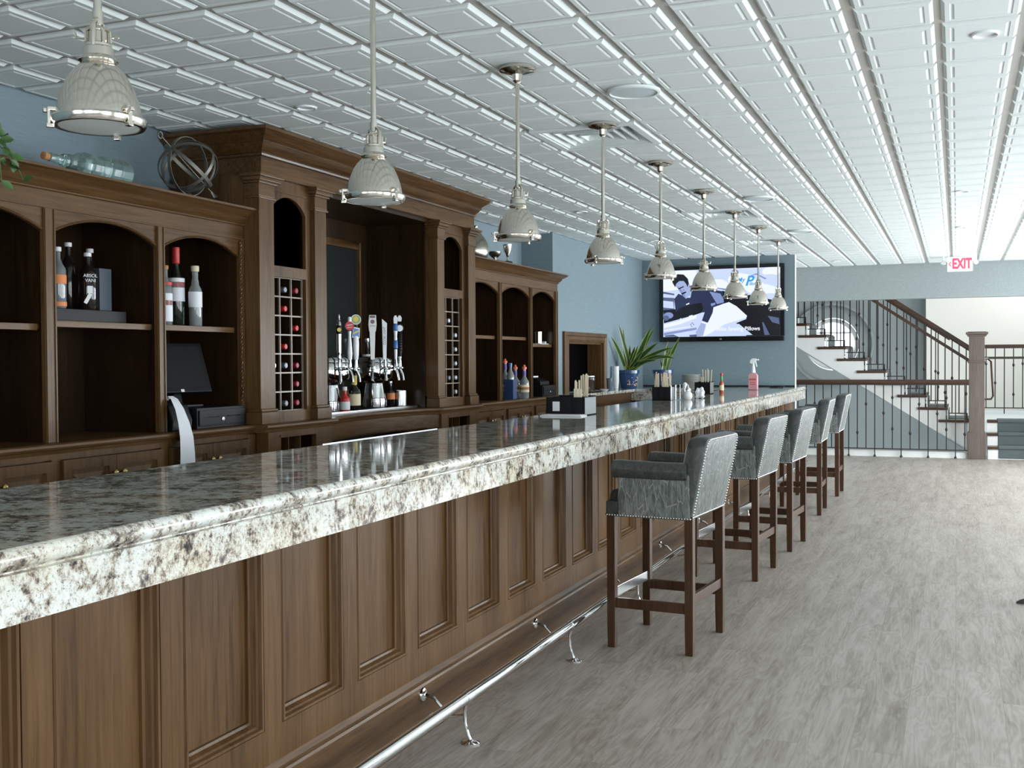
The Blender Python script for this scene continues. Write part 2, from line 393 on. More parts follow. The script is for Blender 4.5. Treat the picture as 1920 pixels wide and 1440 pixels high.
for k, (a, b) in enumerate(RW):
    window('x', XR+.1, a, b, RZ0, RZ1)
    area('daylight_window', (XR+.19, (a+b)/2, (RZ0+RZ1)/2), (0, PI/2, 0), RZ1-RZ0, b-a, K*(60, 70, 85, 110, 140, 160, 170)[k])
for a, b in BW:
    window('y', YB-.1, a, b, .7, 2.2)
    area('daylight_window', ((a+b)/2, YB-.19, 1.45), (-PI/2, 0, PI), b-a, 1.5, K*42)

# stair hall
mb = MB(); mb.box(-4.4, XR+.2, 16.0, YBK+.2, -3.0, -2.85); struct('floor_lower', mb, M_CREAM)
mb = MB(); mb.box(-4.4, XR+.2, 16.0, YBK+.2, 5.2, 5.3); struct('ceiling_hall', mb, M_CREAM)
mb = MB(); mb.box(-4.4, -4.2, 16.0, YBK+.2, -3, 5.2); struct('wall_hall_left', mb, M_HALLWALL)
mb = MB(); mb.box(XR, XR+.2, 16.0, YBK+.2, -3, 2.6); mb.box(XR, XR+.2, 16.0, YBK+.2, 4.6, 5.2); mb.box(XR, XR+.2, 16.0, 16.6, 2.6, 4.6); mb.box(XR, XR+.2, 20.1, YBK+.2, 2.6, 4.6); struct('wall_hall_right', mb, M_CREAM)
area('daylight_window', (XR+.15, 18.35, 3.6), (0, PI/2, 0), 2., 3.4, K*170)
# back wall of the hall with a round window
RC = ray_at(1560, 645, Y=YBK); RR = .47
mb = MB(); n = 48
outer = []
for k in range(n):
    a = 2*PI*k/n; c, s = math.cos(a), math.sin(a)
    t = min((-4.4-RC.x)/c if c < 0 else (XR+.2-RC.x)/max(c, 1e-6), ((5.2-RC.z)/max(s, 1e-6) if s > 0 else (-3-RC.z)/min(s, -1e-6)))
    outer.append((RC.x+t*c, RC.z+t*s))
inner = [(RC.x+RR*math.cos(2*PI*k/n), RC.z+RR*math.sin(2*PI*k/n)) for k in range(n)]
for y in (YBK, YBK+.2): 
    vi = [mb.bm.verts.new((p[0], y, p[1])) for p in inner]; vo = [mb.bm.verts.new((p[0], y, p[1])) for p in outer]
    for k in range(n): mb._f([vi[k], vi[(k+1) % n], vo[(k+1) % n], vo[k]])
va = [mb.bm.verts.new((p[0], YBK, p[1])) for p in inner]; vb = [mb.bm.verts.new((p[0], YBK+.2, p[1])) for p in inner]
for k in range(n): mb._f([va[k], va[(k+1) % n], vb[(k+1) % n], vb[k]])
struct('wall_hall_back', mb, M_STAIRWALL, 'pale back wall of the stair hall', 'wall')
mb = MB(); Mxz = Matrix.Rotation(PI/2, 4, 'X')
mb.mi = 1; mb.ring((RC.x, YBK-.02, RC.z), RR+.12, .05, Mxz, 48, sq=(.12, .02)); mb.ring((RC.x, YBK-.05, RC.z), RR+.235, .05, Mxz, 48, sq=(.018, .05))
mb.mi = 0; mb.ring((RC.x, YBK+.08, RC.z), RR-.05, .03, Mxz, 48, sq=(.035, .03))
for u in (-.2, .2):
    h = math.sqrt(max(0, (RR-.05)**2-u*u))
    mb.box(RC.x+u-.015, RC.x+u+.015, YBK+.06, YBK+.10, RC.z-h, RC.z+h)
    mb.box(RC.x-h, RC.x+h, YBK+.06, YBK+.10, RC.z+u-.015, RC.z+u+.015)
o = struct('window_round', mb, [M_STRING, M_GREYWALL], 'round white framed window behind the staircase', 'window', smooth=.6)
mb = MB(); mb.lathe([(RR, -.004), (RR, .004)], (RC.x, YBK+.08, RC.z), 48, Mxz)
mb.build('window_pane', M_GLASS, o)

mb = MB(); mb.box(-.49, XR, 20.25, YBK, .3, 5.2); struct('wall_landing', mb, M_CREAM, 'cream wall behind the stair landing', 'wall')
# ------------------------------------------------------------------ ceiling fixtures
for k, (i, j) in enumerate(VENTS):
    x0, y0 = GX0+i*D, GY0+j*D; x1, y1 = x0+2*D, y0+2*D
    nm = ['nearest square ceiling vent, beside the nearest ceiling speaker', 'middle square ceiling vent above the bar', 'farthest square ceiling vent, near the television'][k]
    t = thing('ceiling_vent', nm, 'vent', ((x0+x1)/2, (y0+y1)/2, CE), 'square air diffusers over the bar')
    mb = MB(); w = .045
    mb.box(x0+.005, x1-.005, y0+.005, y0+w, CE-.004, CE+.02); mb.box(x0+.005, x1-.005, y1-w, y1-.005, CE-.004, CE+.02)
    mb.box(x0+.005, x0+w, y0+w, y1-w, CE-.004, CE+.02); mb.box(x1-w, x1-.005, y0+w, y1-w, CE-.004, CE+.02)
    mb.build('frame', M_CEIL, t)
    mb = MB(); mb.box(x0, x1, y0, y1, CE+.085, CE+.1); mb.build('duct_plate', M_IRON, t)
    for q in range(4):
        e = .05+q*.058; mb = MB()
        a, b, c, d = x0+e, x1-e, y0+e, y1-e
        hi, lo, s_ = CE+.075, CE+.002, .042
        def louv(o_, z): return [(a+o_, c+o_, z), (b-o_, c+o_, z), (b-o_, d-o_, z), (a+o_, d-o_, z)]
        A = [mb.bm.verts.new(p) for p in louv(s_, hi)]; B = [mb.bm.verts.new(p) for p in louv(0, lo)]; C2 = [mb.bm.verts.new(p) for p in louv(.008, lo)]; D2 = [mb.bm.verts.new(p) for p in louv(s_+.008, hi)]
        for P, Q in ((A, B), (B, C2), (C2, D2), (D2, A)):
            for v in range(4): mb._f([P[v], P[(v+1) % 4], Q[(v+1) % 4], Q[v]])
        mb.build('louver', M_CEIL, t)
for k, (x, y, r) in enumerate(((-1.405, 5.06, .125), (-1.44, 8.80, .125), (-1.43, 11.23, .125))):
    t = thing('ceiling_speaker', ['nearest round white ceiling speaker, right of the third pendant', 'middle round white ceiling speaker', 'farthest round white ceiling speaker'][k], 'speaker', (x, y, CE), 'round ceiling speakers')
    mb = MB(); mb.lathe([(r, -.002), (r, -.012), (r-.006, -.016), (r-.014, -.016), (r-.014, -.006)], (x, y, CE), 40, caps=False); mb.build('trim_ring', M_CEIL, t, smooth=.6)
    mb = MB(); mb.lathe([(r-.012, -.002), (r-.012, -.010), (r-.05, -.013), (.001, -.015)], (x, y, CE), 40); mb.build('grille', M_CEIL_D, t, smooth=.6)
DL = [(-2.99, 4.75, 0, 'left of the second pendant'), (.10, 4.72, 0, 'nearest on the right'), (.035, 9.08, 0, 'second on the right'), (.036, 11.58, 0, 'before the exit sign'), (-2.96, 9.0, 0, 'above the right shelves'), (-2.98, 11.53, 0, 'near the television wall'), (-1.454, 14.95, 1, 'glowing, beside the television wall')]
for x, y, lit, wtxt in DL:
    t = thing('recessed_downlight', 'small round recessed ceiling light, ' + wtxt, 'ceiling light', (x, y, CE), 'recessed downlights')
    mb = MB(); mb.lathe([(.052, .0), (.052, -.007), (.046, -.009), (.040, -.006), (.036, .02)], (x, y, CE-.001), 28, caps=False); mb.build('trim_ring', M_WHITE, t, smooth=.6)
    mb = MB(); mb.lathe([(.04, .012), (.04, .008), (.001, .006)], (x, y, CE-.001), 28); mb.build('lens', M_WARM if lit else M_CEIL, t, smooth=.6)

# exit sign
ex = thing('exit_sign', 'white exit sign with red letters hanging below the ceiling', 'sign', (.035, 14.85, 2.655))
EX0, EX1, EZ0, EZ1, EY = -.112, .182, 2.468, 2.650, 14.85
mb = MB(); mb.box(EX0, EX1, EY, EY+.035, EZ0, EZ1); mb.build('face', M_EXIT, ex, bevel=.004)
mb = MB(); Mt = Matrix.Translation(((EX0+EX1)/2+.022, EY-.003, EZ0+.038)) @ Matrix.Rotation(PI/2, 4, 'X') @ Matrix.Diagonal((.66, 1.05, 1, 1))
mb.text('EXIT', .165, Mt, .002, bold=.006); mb.build('letters', M_EXITR, ex)
mb = MB(); mb.tube([(EX0+.045, EY-.004, 2.585), (EX0+.022, EY-.004, 2.56), (EX0+.045, EY-.004, 2.535)], .006, 6); mb.build('arrow', M_EXITR, ex)
for x, wtxt in ((EX0-.045, 'left'), (EX1+.035, 'right')):
    t = thing('emergency_spotlight', 'small round emergency lamp on the %s of the exit sign' % wtxt, 'lamp', (x, EY, 2.655), 'emergency lamps beside the exit sign')
    mb = MB(); mb.tube([(x, EY+.01, 2.673), (x, EY+.01, 2.60)], .012, 8); mb.build('stem', M_WHITE, t)
    mb = MB(); mb.lathe([(.012, -.03), (.026, -.02), (.03, .015), (.026, .02)], (x, EY-.01, 2.575), 16, Matrix.Rotation(PI/2, 4, 'X')); mb.build('lamp_head', M_WHITE if wtxt == 'right' else M_STEEL, t, smooth=.6)

# ------------------------------------------------------------------ pendants
def make_pendant():
    t = thing('pendant_light', '', 'pendant light', (0, 0, 0), 'polished nickel pendants over the bar')
    # local origin at the ceiling; the glass rim hangs .732 below
    mb = MB(); mb.lathe([(.078, -.001), (.080, -.014), (.074, -.020), (.045, -.026), (.024, -.032), (.020, -.058), (.014, -.064), (.012, -.068)], n=32); mb.build('canopy', M_NICKEL, t, smooth=.6, local=True)
    mb = MB(); mb.tube([(0, 0, -.06), (0, 0, -.50)], .009, 12); mb.tube([(0, 0, -.485), (0, 0, -.515)], .012, 12); mb.build('rod', M_NICKEL, t, smooth=.6, local=True)
    mb = MB()
    pts = [(0, .028*math.cos(a), -.538+.030*math.sin(a)) for a in [PI*k/10 for k in range(11)]]
    pts = [(0, .026, -.60)] + pts + [(0, -.026, -.60)]
    mb.tube(pts, .006, 8); mb.tube([(0, 0, -.512), (0, 0, -.53)], .007, 8); [setattr(v.co, 'z', -.505+(v.co.z+.512)*.70) for v in mb.bm.verts]; mb.build('yoke', M_NICKEL, t, smooth=.6, local=True)
    mb = MB(); mb.lathe([(.010, -.550), (.024, -.552), (.026, -.558), (.022, -.562), (.023, -.588), (.029, -.592), (.029, -.598), (.033, -.602), (.034, -.622), (.040, -.628), (.042, -.634), (.036, -.640), (.030, -.644)], n=24)
    for k in range(8):
        a = 2*PI*k/8; mb.tube([(.026*math.cos(a), .026*math.sin(a), -.56), (.028*math.cos(a), .028*math.sin(a), -.59)], .0035, 6)
    mb.tube([(.03, 0, -.575), (.048, 0, -.575), (.052, 0, -.555)], .003, 6); mb.tube([(-.03, 0, -.575), (-.048, 0, -.575)], .003, 6)
    [setattr(v.co, 'z', -.522+(v.co.z+.55)*.87) for v in mb.bm.verts]; mb.build('socket', M_NICKEL, t, smooth=.6, local=True)
    ZD = lambda l: [(r, -.728+(z+.728)*1.39) for r, z in l]
    mb = MB(); prof = [(.034, -.636), (.042, -.640), (.055, -.650), (.066, -.662), (.076, -.677), (.084, -.694), (.089, -.710), (.092, -.722), (.092, -.728)]
    mb.lathe(ZD(prof + [(.090, -.728), (.087, -.710), (.074, -.679), (.052, -.652), (.034, -.640)]), n=40, caps=False); mb.build('dome_shade', M_NICKEL, t, smooth=.6, local=True)
    mb = MB(); mb.lathe([(.0925, -.718), (.098, -.719), (.101, -.724), (.100, -.734), (.096, -.740), (.088, -.740), (.088, -.735)], n=40, caps=False); mb.build('rim', M_NICKEL, t, smooth=.6, local=True)
    mb = MB(); mb.lathe([(.090, -.731), (.085, -.739), (.06, -.741), (.001, -.742)], n=32); mb.build('glass_lens', M_LENS, t, smooth=.6, local=True)
    for k in range(3):
        a = 2*PI*k/3 + .5; R = Matrix.Rotation(a, 4, 'Z')
        mb = MB(); mb.box(.086, .104, -.007, .007, -.712, -.704, R); mb.box(.100, .106, -.005, .005, -.742, -.704, R); mb.box(.092, .108, -.006, .006, -.748, -.740, R)
        mb.lathe([(.001, -.006), (.006, -.004), (.006, .004), (.001, .006)], R @ Vector((.110, 0, -.712)), 8)
        mb.build('clip', M_NICKEL, t, bevel=.001, local=True)
    return t
PX_ = -1.755
pend0 = make_pendant()
for k, y in enumerate((1.945, 3.19, 4.465, 5.705, 6.95, 8.255, 9.50, 10.71, 11.97)):
    o = pend0 if k == 0 else copy_tree(pend0)
    o.location = (PX_, y, CE-.001); o.rotation_euler = (0, 0, [3.5, 1.25, 1.0, 2.0, 2.6, .4, 1.6, .9, 2.2][k])
    o['label'] = ('nickel dome pendant light, nearest of the row over the bar' if k == 0 else 'nickel dome pendant light, last of the row before the television wall' if k == 8 else 'nickel dome pendant light, %s from the near end of the row' % ORD[k])

# ------------------------------------------------------------------ the bar
BY0, BY1 = .55, 13.77
def bar_profile(xf, xb):
    p = [(xb, 1.02), (xb, 1.06)]
    cx, cz, r = xf-.02, 1.04, .02
    for k in range(7):
        a = PI/2 - PI*k/6*.94; p.append((cx+r*math.cos(a), cz+r*math.sin(a)))
    p += [(xf-.012, 1.019), (xf-.022, 1.018), (xf-.022, 1.013), (xf-.007, 1.012), (xf-.006, .920), (xf-.03, .918), (xf-.03, 1.02)]
    return p
mb = MB(); rows = []
for k in range(12):
    f = k/11; y = BY0+(BY1-BY0)*f
    xf = -1.590 - .10*f; rows.append([(x, y, z) for x, z in bar_profile(xf, -2.405)])
mb.loft(rows)
bar_top = mb.build('granite_bar_counter', M_GRANITE, smooth=.6)
for p in bar_top.data.polygons:
    if abs(p.normal.z) > .999 or p.area > .1: p.use_smooth = False
tag(bar_top, 'long glossy speckled granite bar counter with a thick edge', 'counter')

bf = thing('panelled_bar', 'long brown oak panelled front of the bar below the granite', 'bar', (-1.83, 7.2, 0))
PITCH, P0, PW = .4405, 2.305, .348
FX = -1.83
opens = []
y = P0 - 4*PITCH
while y + PW < 13.6: opens.append(y); y += PITCH
PZ0, PZ1 = .345, 1.0
mb = MB(); cur = .62
mb.box(FX-.04, FX, .62, 13.68, .215, PZ0); mb.box(FX-.04, FX, .62, 13.68, .985, 1.018)
for yo in opens:
    mb.box(FX-.04, FX, cur, yo-.003, PZ0, .985); cur = yo+PW+.003
mb.box(FX-.04, FX, cur, 13.68, PZ0, .985)
# dark seam lines between framed sections
mb.build('rail_and_stile_frame', M_WV, bf)
mb = MB(); mb.box(-2.36, FX-.06, .62, 13.72, .0, 1.018); mb.build('carcass', M_WH, bf)
mb = MB(); mb.box(FX-.06, FX-.02, 13.68, 13.72, 0, 1.018); mb.build('end_stile', M_WV, bf)
for yo in opens:
    mb = MB(); a, b = yo, yo+PW
    # field, then stepped moulding frame
    mb.box(FX-.055, FX-.038, a, b, PZ0, .985)
    mb.mi = 0
    def mould(prof):
        loops = []
        for e, h in prof:
            loops.append([(FX-.038+h, a+e, PZ0+e), (FX-.038+h, b-e, PZ0+e), (FX-.038+h, b-e, .985-e), (FX-.038+h, a+e, .985-e)])
        V = [[mb.bm.verts.new(p) for p in l] for l in loops]
        for P, Q in zip(V, V[1:]):
            for v in range(4): mb._f([P[v], P[(v+1) % 4], Q[(v+1) % 4], Q[v]])
    mould([(0, .0), (0, .036), (.004, .041), (.011, .040), (.015, .030), (.020, .026), (.026, .012), (.033, .009), (.034, .0)])
    mb.build('panel', M_WV, bf, smooth=.35)
mb = MB(); prof = [(FX-.035, .20), (FX+.004, .200), (FX+.016, .206), (FX+.012, .214), (FX+.006, .218), (FX+.010, .226), (FX+.004, .236), (FX-.002, .246), (FX-.035, .246)]
mb.prism(prof, 'y', .62, 13.70); mb.build('base_moulding', M_WH, bf, smooth=.35)
mb = MB(); mb.box(FX-.04, FX-.014, .62, 13.70, 0, .204); mb.build('kick_board', M_WH, bf)

fr = thing('foot_rail', 'polished chrome foot rail running low along the bar front', 'foot rail', (-1.67, 7.2, 0))
RX, RZ = -1.668, .165
mb = MB(); mb.tube([(RX, .7, RZ), (RX, 13.6, RZ)], .0225, 20); mb.build('rail', M_CHROME, fr, smooth=.6)
y = 2.50
while y < 13.6:
    mb = MB(); mb.tube([(RX, y-.022, RZ), (RX, y+.022, RZ)], .0255, 18)
    mb.tube([(RX+.004, y, RZ-.02), (RX-.006, y, .115), (RX-.004, y, .07), (RX+.008, y, .03), (RX+.018, y, .006)], [.008, .007, .006, .006, .007], 8)
    mb.lathe([(.034, .0005), (.034, .004), (.014, .010), (.008, .014)], (RX+.02, y, 0), 20)
    mb.tube([(RX-.006, y, .10), (RX-.06, y, .088), (RX-.10, y, .12), (RX-.13, y, .150), (RX-.168, y, .158)], [.006, .006, .006, .006, .007], 8)
    mb.lathe([(.026, 0), (.024, .006), (.010, .012)], (FX-.013, y, .158), 18, Matrix.Rotation(PI/2, 4, 'Y'))
    mb.build('bracket', M_CHROME, fr, smooth=.6); y += 1.19
p0, p1 = 3.92, 5.0
mb = MB(); mb.box(-2.4115, -2.4055, p0, p1, .55, 1.063)
tag(mb.build('steel_edge_strip', plain('dull steel', (.28, .30, .33), .3, 1.)), 'narrow steel strip along the back edge of the bar', 'splash strip')  # flat steel strip against the counter's back edge, not a rail

# ------------------------------------------------------------------ back bar
HX = -3.55    # shelf unit face
CXF = -3.45   # centre unit face
CT = 1.065    # counter top height
WX = -4.04    # back of the alcove
def crown(mb, xf, y0, y1, z0, z1, proj, ends=(True, True)):
    """cornice: profile swept along y with returns; xf is the face below"""
    h = z1-z0
    prof = [(0, z0), (.012, z0+.004), (.014, z0+h*.10), (.006, z0+h*.14), (.018, z0+h*.22), (.040*proj/.1, z0+h*.42), (.046*proj/.1, z0+h*.48), (.040*proj/.1, z0+h*.52), (.075*proj/.1, z0+h*.72), (.092*proj/.1, z0+h*.80), (.086*proj/.1, z0+h*.84), (proj, z0+h*.88), (proj, z1)]
    loops = []
    for d, z in prof:
        ya = y0-d if ends[0] else y0; yb = y1+d if ends[1] else y1
        loops.append([(WX, ya, z), (xf+d, ya, z), (xf+d, yb, z), (WX, yb, z)])
    mb.loft(loops); return mb
def arch_pts(a, b, zs, zc, zt):
    w = b-a; h = zc-zs; R = (w*w/4+h*h)/(2*h); ang = math.asin(min(1, w/2/R)); m_ = (a+b)/2
    pts = []
    for k in range(17):
        t = -ang + 2*ang*k/16; pts.append((m_+R*math.sin(t), zc-R+R*math.cos(t)))
    return [(a, zt), ] + [(p[0], p[1]) for p in pts] + [(b, zt)]
def shelf_unit(name, label, posts, y0, y1, shelfz, ztop, side0=True, side1=True):
    """posts: list of (ya, yb) stiles, bays between them"""
    t = thing(name, label, 'shelf unit', ((HX+WX)/2, (y0+y1)/2, CT))
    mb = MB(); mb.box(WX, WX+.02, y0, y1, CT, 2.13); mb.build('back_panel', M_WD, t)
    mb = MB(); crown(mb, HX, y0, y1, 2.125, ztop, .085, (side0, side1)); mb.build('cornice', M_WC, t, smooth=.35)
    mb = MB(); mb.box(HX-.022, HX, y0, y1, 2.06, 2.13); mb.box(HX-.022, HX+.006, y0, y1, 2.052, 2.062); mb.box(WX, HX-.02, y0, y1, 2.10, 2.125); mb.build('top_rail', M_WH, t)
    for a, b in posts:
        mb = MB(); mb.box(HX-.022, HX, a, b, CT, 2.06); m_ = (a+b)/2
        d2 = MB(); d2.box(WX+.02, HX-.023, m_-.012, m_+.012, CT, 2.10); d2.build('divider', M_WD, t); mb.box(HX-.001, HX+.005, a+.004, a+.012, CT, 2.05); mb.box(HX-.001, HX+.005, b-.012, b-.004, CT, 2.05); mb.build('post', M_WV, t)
    for k, ((_, a), (b, _2)) in enumerate(zip(posts, posts[1:])):
        mb = MB(); mb.prism(arch_pts(a, b, 1.957, 2.030, 2.06), 'x', HX-.028, HX-.008)
        pts = arch_pts(a, b, 1.957, 2.030, 2.06)[1:-1]
        mb.tube([(HX-.008, p[0], p[1]+.006) for p in pts], .005, 6); mb.build('arch', M_WH, t, smooth=.5)
        z = shelfz[k]; mb = MB(); mb.box(WX+.02, HX-.045, a-.015, b+.015, z-.022, z); mb.box(HX-.05, HX-.040, a, b, z-.026, z+.002); mb.build('shelf', M_WH, t, bevel=.002)
    return t
shelf_unit('shelf_unit', 'left arched oak shelf unit holding bottles and a cash register', [(2.18, 2.25), (2.88, 2.945), (3.60, 3.665), (4.31, 4.365), (4.972, 5.004)], 2.18, 5.004, [1.57, 1.565, 1.582, 1.583], 2.216, True, False)
shelf_unit('shelf_unit', 'right arched oak shelf unit beside the serving hatch', [(7.872, 7.905), (8.585, 8.64), (9.31, 9.365), (9.985, 10.05)], 7.872, 10.05, [1.604, 1.604, 1.548], 2.216, False, True)

for o in [q for q in bpy.data.objects if q.name == 'shelf_unit']:
    mb = MB()
    for ph in range(3):
        mb.tube([(HX+.003+.0055*math.cos(k*.45+ph*2*PI/3), 4.975+.0055*math.sin(k*.45+ph*2*PI/3), CT+.004+.0042*k) for k in range(232)], .0048, 6)
    mb.build('rope_moulding', M_WC, o, smooth=.9)
# centre unit
cu = thing('back_bar_centrepiece', 'tall oak centre unit of the back bar with two wine towers', 'back bar', ((CXF+WX)/2, 6.45, CT))
TY = [(5.05, 5.15, 5.41, 5.57, 5.69), None]   # left tower: pilaster A, niche, pilaster B
CY0, CY1 = 5.01, 7.87
mb = MB(); crown(mb, CXF, CY0+.02, CY1-.02, 2.500, 2.642, .10); mb.build('cornice', M_WC, cu, smooth=.35)
mb = MB(); mb.box(WX, CXF, CY0+.02, CY1-.02, 2.405, 2.502); mb.build('frieze', M_WH, cu)
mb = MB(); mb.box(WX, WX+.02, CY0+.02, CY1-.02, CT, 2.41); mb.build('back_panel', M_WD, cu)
PIL = [(5.005, 5.145), (5.560, 5.685), (7.195, 7.310), (7.735, 7.868)]
for a, b in PIL:
    mb = MB(); mb.box(CXF-.10, CXF, a, b, 1.145, 2.37); mb.build('pilaster', M_WV, cu, bevel=.003)
    mb = MB(); mb.box(CXF-.09, CXF+.018, a-.016, b+.016, CT, 1.13); mb.box(CXF-.09, CXF+.010, a-.008, b+.008, 1.13, 1.146); mb.build('plinth', M_WV, cu, bevel=.004)
    mb = MB()
    for z0, z1, e in ((2.275, 2.287, .010), (2.287, 2.355, .004), (2.355, 2.368, .016), (2.368, 2.388, .030), (2.388, 2.405, .042)):
        mb.box(CXF-.09, CXF+e, a-e, b+e, z0, z1)
    mb.build('capital', M_WC, cu, bevel=.003)
def tower(a, b, side, nm):
    fx = CXF-.03
    mb = MB()
    # stiles flanking the niche, the head with an arch, the middle rail and the sill
    mb.box(fx-.02, fx, a, a+.012, CT, 2.405); mb.box(fx-.02, fx, b-.05, b, CT, 2.405)
    mb.prism(arch_pts(a+.012, b-.05, 2.235, 2.318, 2.405), 'x', fx-.02, fx)
    mb.box(fx-.02, fx, a+.012, b-.05, 1.875, 1.930); mb.box(fx-.02, fx, a+.012, b-.05, CT, 1.125); mb.box(fx-.02, fx+.006, a+.012, b-.05, 1.870, 1.880)
    mb.box(fx-.02, fx+.008, a+.012, b-.05, 2.335, 2.345)
    mb.build('tower_face', M_WV, cu)
    mb = MB()
    mb.box(WX+.02, fx-.02, a-.02, a, CT, 2.405); mb.box(WX+.02, fx-.02, b, b+.02, CT, 2.405)
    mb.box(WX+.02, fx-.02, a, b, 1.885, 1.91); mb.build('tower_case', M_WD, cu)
    mb = MB(); r0, r1, z0, z1 = a+.012, b-.05, 1.125, 1.870
    x0, x1 = fx-.30, fx-.024
    d2 = MB()
    for k in range(4):
        y = r0+(r1-r0)*k/3; mb.box(x1-.010, x1, y-.004, y+.004, z0, z1); d2.box(x0, x1-.0102, y-.003, y+.003, z0, z1)
    for k in range(8):
        z = z0+(z1-z0)*k/7; mb.box(x1-.010, x1+.002, r0, r1, z-.004, z+.004); d2.box(x0, x1-.0102, r0, r1, z-.003, z+.003)
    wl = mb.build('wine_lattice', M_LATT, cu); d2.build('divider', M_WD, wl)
    return r0, r1, z0, z1, x1
TL = tower(5.148, 5.556, 0, 'left'); TR = tower(7.313, 7.732, 1, 'right')
for a, b in ((5.556, 5.70), (7.18, 7.313)):
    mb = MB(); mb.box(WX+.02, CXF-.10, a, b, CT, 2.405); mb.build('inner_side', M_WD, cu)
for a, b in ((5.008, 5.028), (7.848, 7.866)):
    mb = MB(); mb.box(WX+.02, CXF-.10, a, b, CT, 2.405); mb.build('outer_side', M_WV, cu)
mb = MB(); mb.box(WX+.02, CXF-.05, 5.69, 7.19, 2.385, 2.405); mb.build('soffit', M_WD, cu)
for a, b in ((5.72, 6.30), (6.42, 7.02)):
    mb = MB(); mb.box(WX+.02, WX+.03, a, b, 1.2, 2.2); mb.build('mirror', M_MIRROR, cu)
    mb = MB()
    mb.box(WX+.02, WX+.05, a-.03, a, 1.15, 2.25); mb.box(WX+.02, WX+.05, b, b+.03, 1.15, 2.25); mb.box(WX+.02, WX+.05, a, b, 1.15, 1.2); mb.box(WX+.02, WX+.05, a, b, 2.2, 2.25)
    mb.build('mirror_frame', M_WV, cu, bevel=.004)

# back counter: straight wings, shallow concave centre
mb = MB()
def ctr_x(y):
    if 5.72 < y < 7.17: return -3.44 - .13*math.sin(PI*(y-5.72)/1.45)**.7
    if 4.99 < y < 7.90: return -3.40
    return -3.475
ysamp = [2.15, 4.985, 4.995] + [5.0+.7*k/3 for k in range(4)] + [5.72+1.45*k/16 for k in range(17)] + [7.2+.69*k/3 for k in range(4)] + [7.905, 10.08]
rows = []
for y in sorted(ysamp):
    x = ctr_x(y)
    rows.append([(WX, y, CT-.045), (WX, y, CT-.0005), (x-.012, y, CT-.0005), (x-.002, y, CT-.006), (x, y, CT-.016), (x-.006, y, CT-.026), (x-.018, y, CT-.030), (x-.022, y, CT-.045)])
mb.loft(rows)
tag(mb.build('back_counter', M_WH, smooth=.5), 'long brown wooden counter top of the back bar', 'counter')

# base cabinets
def base_cabinet(label, bays, y0, y1, knobm):
    t = thing('base_cabinet', label, 'cabinet', (-3.75, (y0+y1)/2, 0))
    xf = -3.505
    mb = MB(); mb.box(WX, xf-.022, y0, y1, 0, CT-.046); mb.build('carcass', M_WV, t)
    mb = MB(); mb.box(xf-.022, xf, y0, y1, .995, CT-.046); mb.box(xf-.022, xf, y0, y1, .06, .14)
    cur = y0
    for a, b in bays: mb.box(xf-.022, xf, cur, a, .14, .995); cur = b
    mb.box(xf-.022, xf, cur, y1, .14, .995); mb.build('face_frame', M_WV, t)
    for a, b in bays:
        mid = (a+b)/2
        for (p, q, ky) in ((a+.003, mid-.002, mid-.028), (mid+.002, b-.003, mid+.028)):
            z0, z1 = .145, .990
            mb = MB(); mb.box(xf-.018, xf+.002, p, q, z0, z1)
            loops = []
            for e, h in ((.045, .002), (.048, -.006), (.054, -.006), (.090, .006)):
                loops.append([(xf+h, p+e, z0+e), (xf+h, q-e, z0+e), (xf+h, q-e, z1-e), (xf+h, p+e, z1-e)])
            d = mb
            # stiles and rails stand proud of the raised panel
            for bx in ((p, p+.045, z0, z1), (q-.045, q, z0, z1)): mb.box(xf+.002, xf+.018, bx[0], bx[1], bx[2], bx[3])
            mb.box(xf+.002, xf+.018, p+.045, q-.045, z0, z0+.045); mb.box(xf+.002, xf+.018, p+.045, q-.045, z1-.045, z1)
            V = [[mb.bm.verts.new((pt[0]+.004, pt[1], pt[2])) for pt in l] for l in loops]
            for P, Q in zip(V, V[1:]):
                for v in range(4): mb._f([P[v], P[(v+1) % 4], Q[(v+1) % 4], Q[v]])
            mb._f(V[-1])
            do = mb.build('door', M_WV, t)
            mb = MB(); mb.lathe([(.005, 0), (.005, .012), (.013, .016), (.014, .024), (.008, .030), (.001, .031)], (xf+.018, ky, .912), 14, Matrix.Rotation(PI/2, 4, 'Y')); mb.build('knob', knobm, do, smooth=.6)
    return t
base_cabinet('base cabinet with panelled doors and small knobs under the left shelves', [(2.25, 2.89), (2.96, 3.58), (3.625, 4.265), (4.315, 4.965)], 2.18, 5.03, M_BRASS)
base_cabinet('base cabinet with panelled doors under the right shelves', [(7.95, 8.56), (8.62, 9.22), (9.28, 9.98)], 7.88, 10.05, M_BRASS)
cb = thing('base_cabinet', 'centre base cabinet with lattice openings below the beer taps', 'cabinet', (-3.75, 6.45, 0))
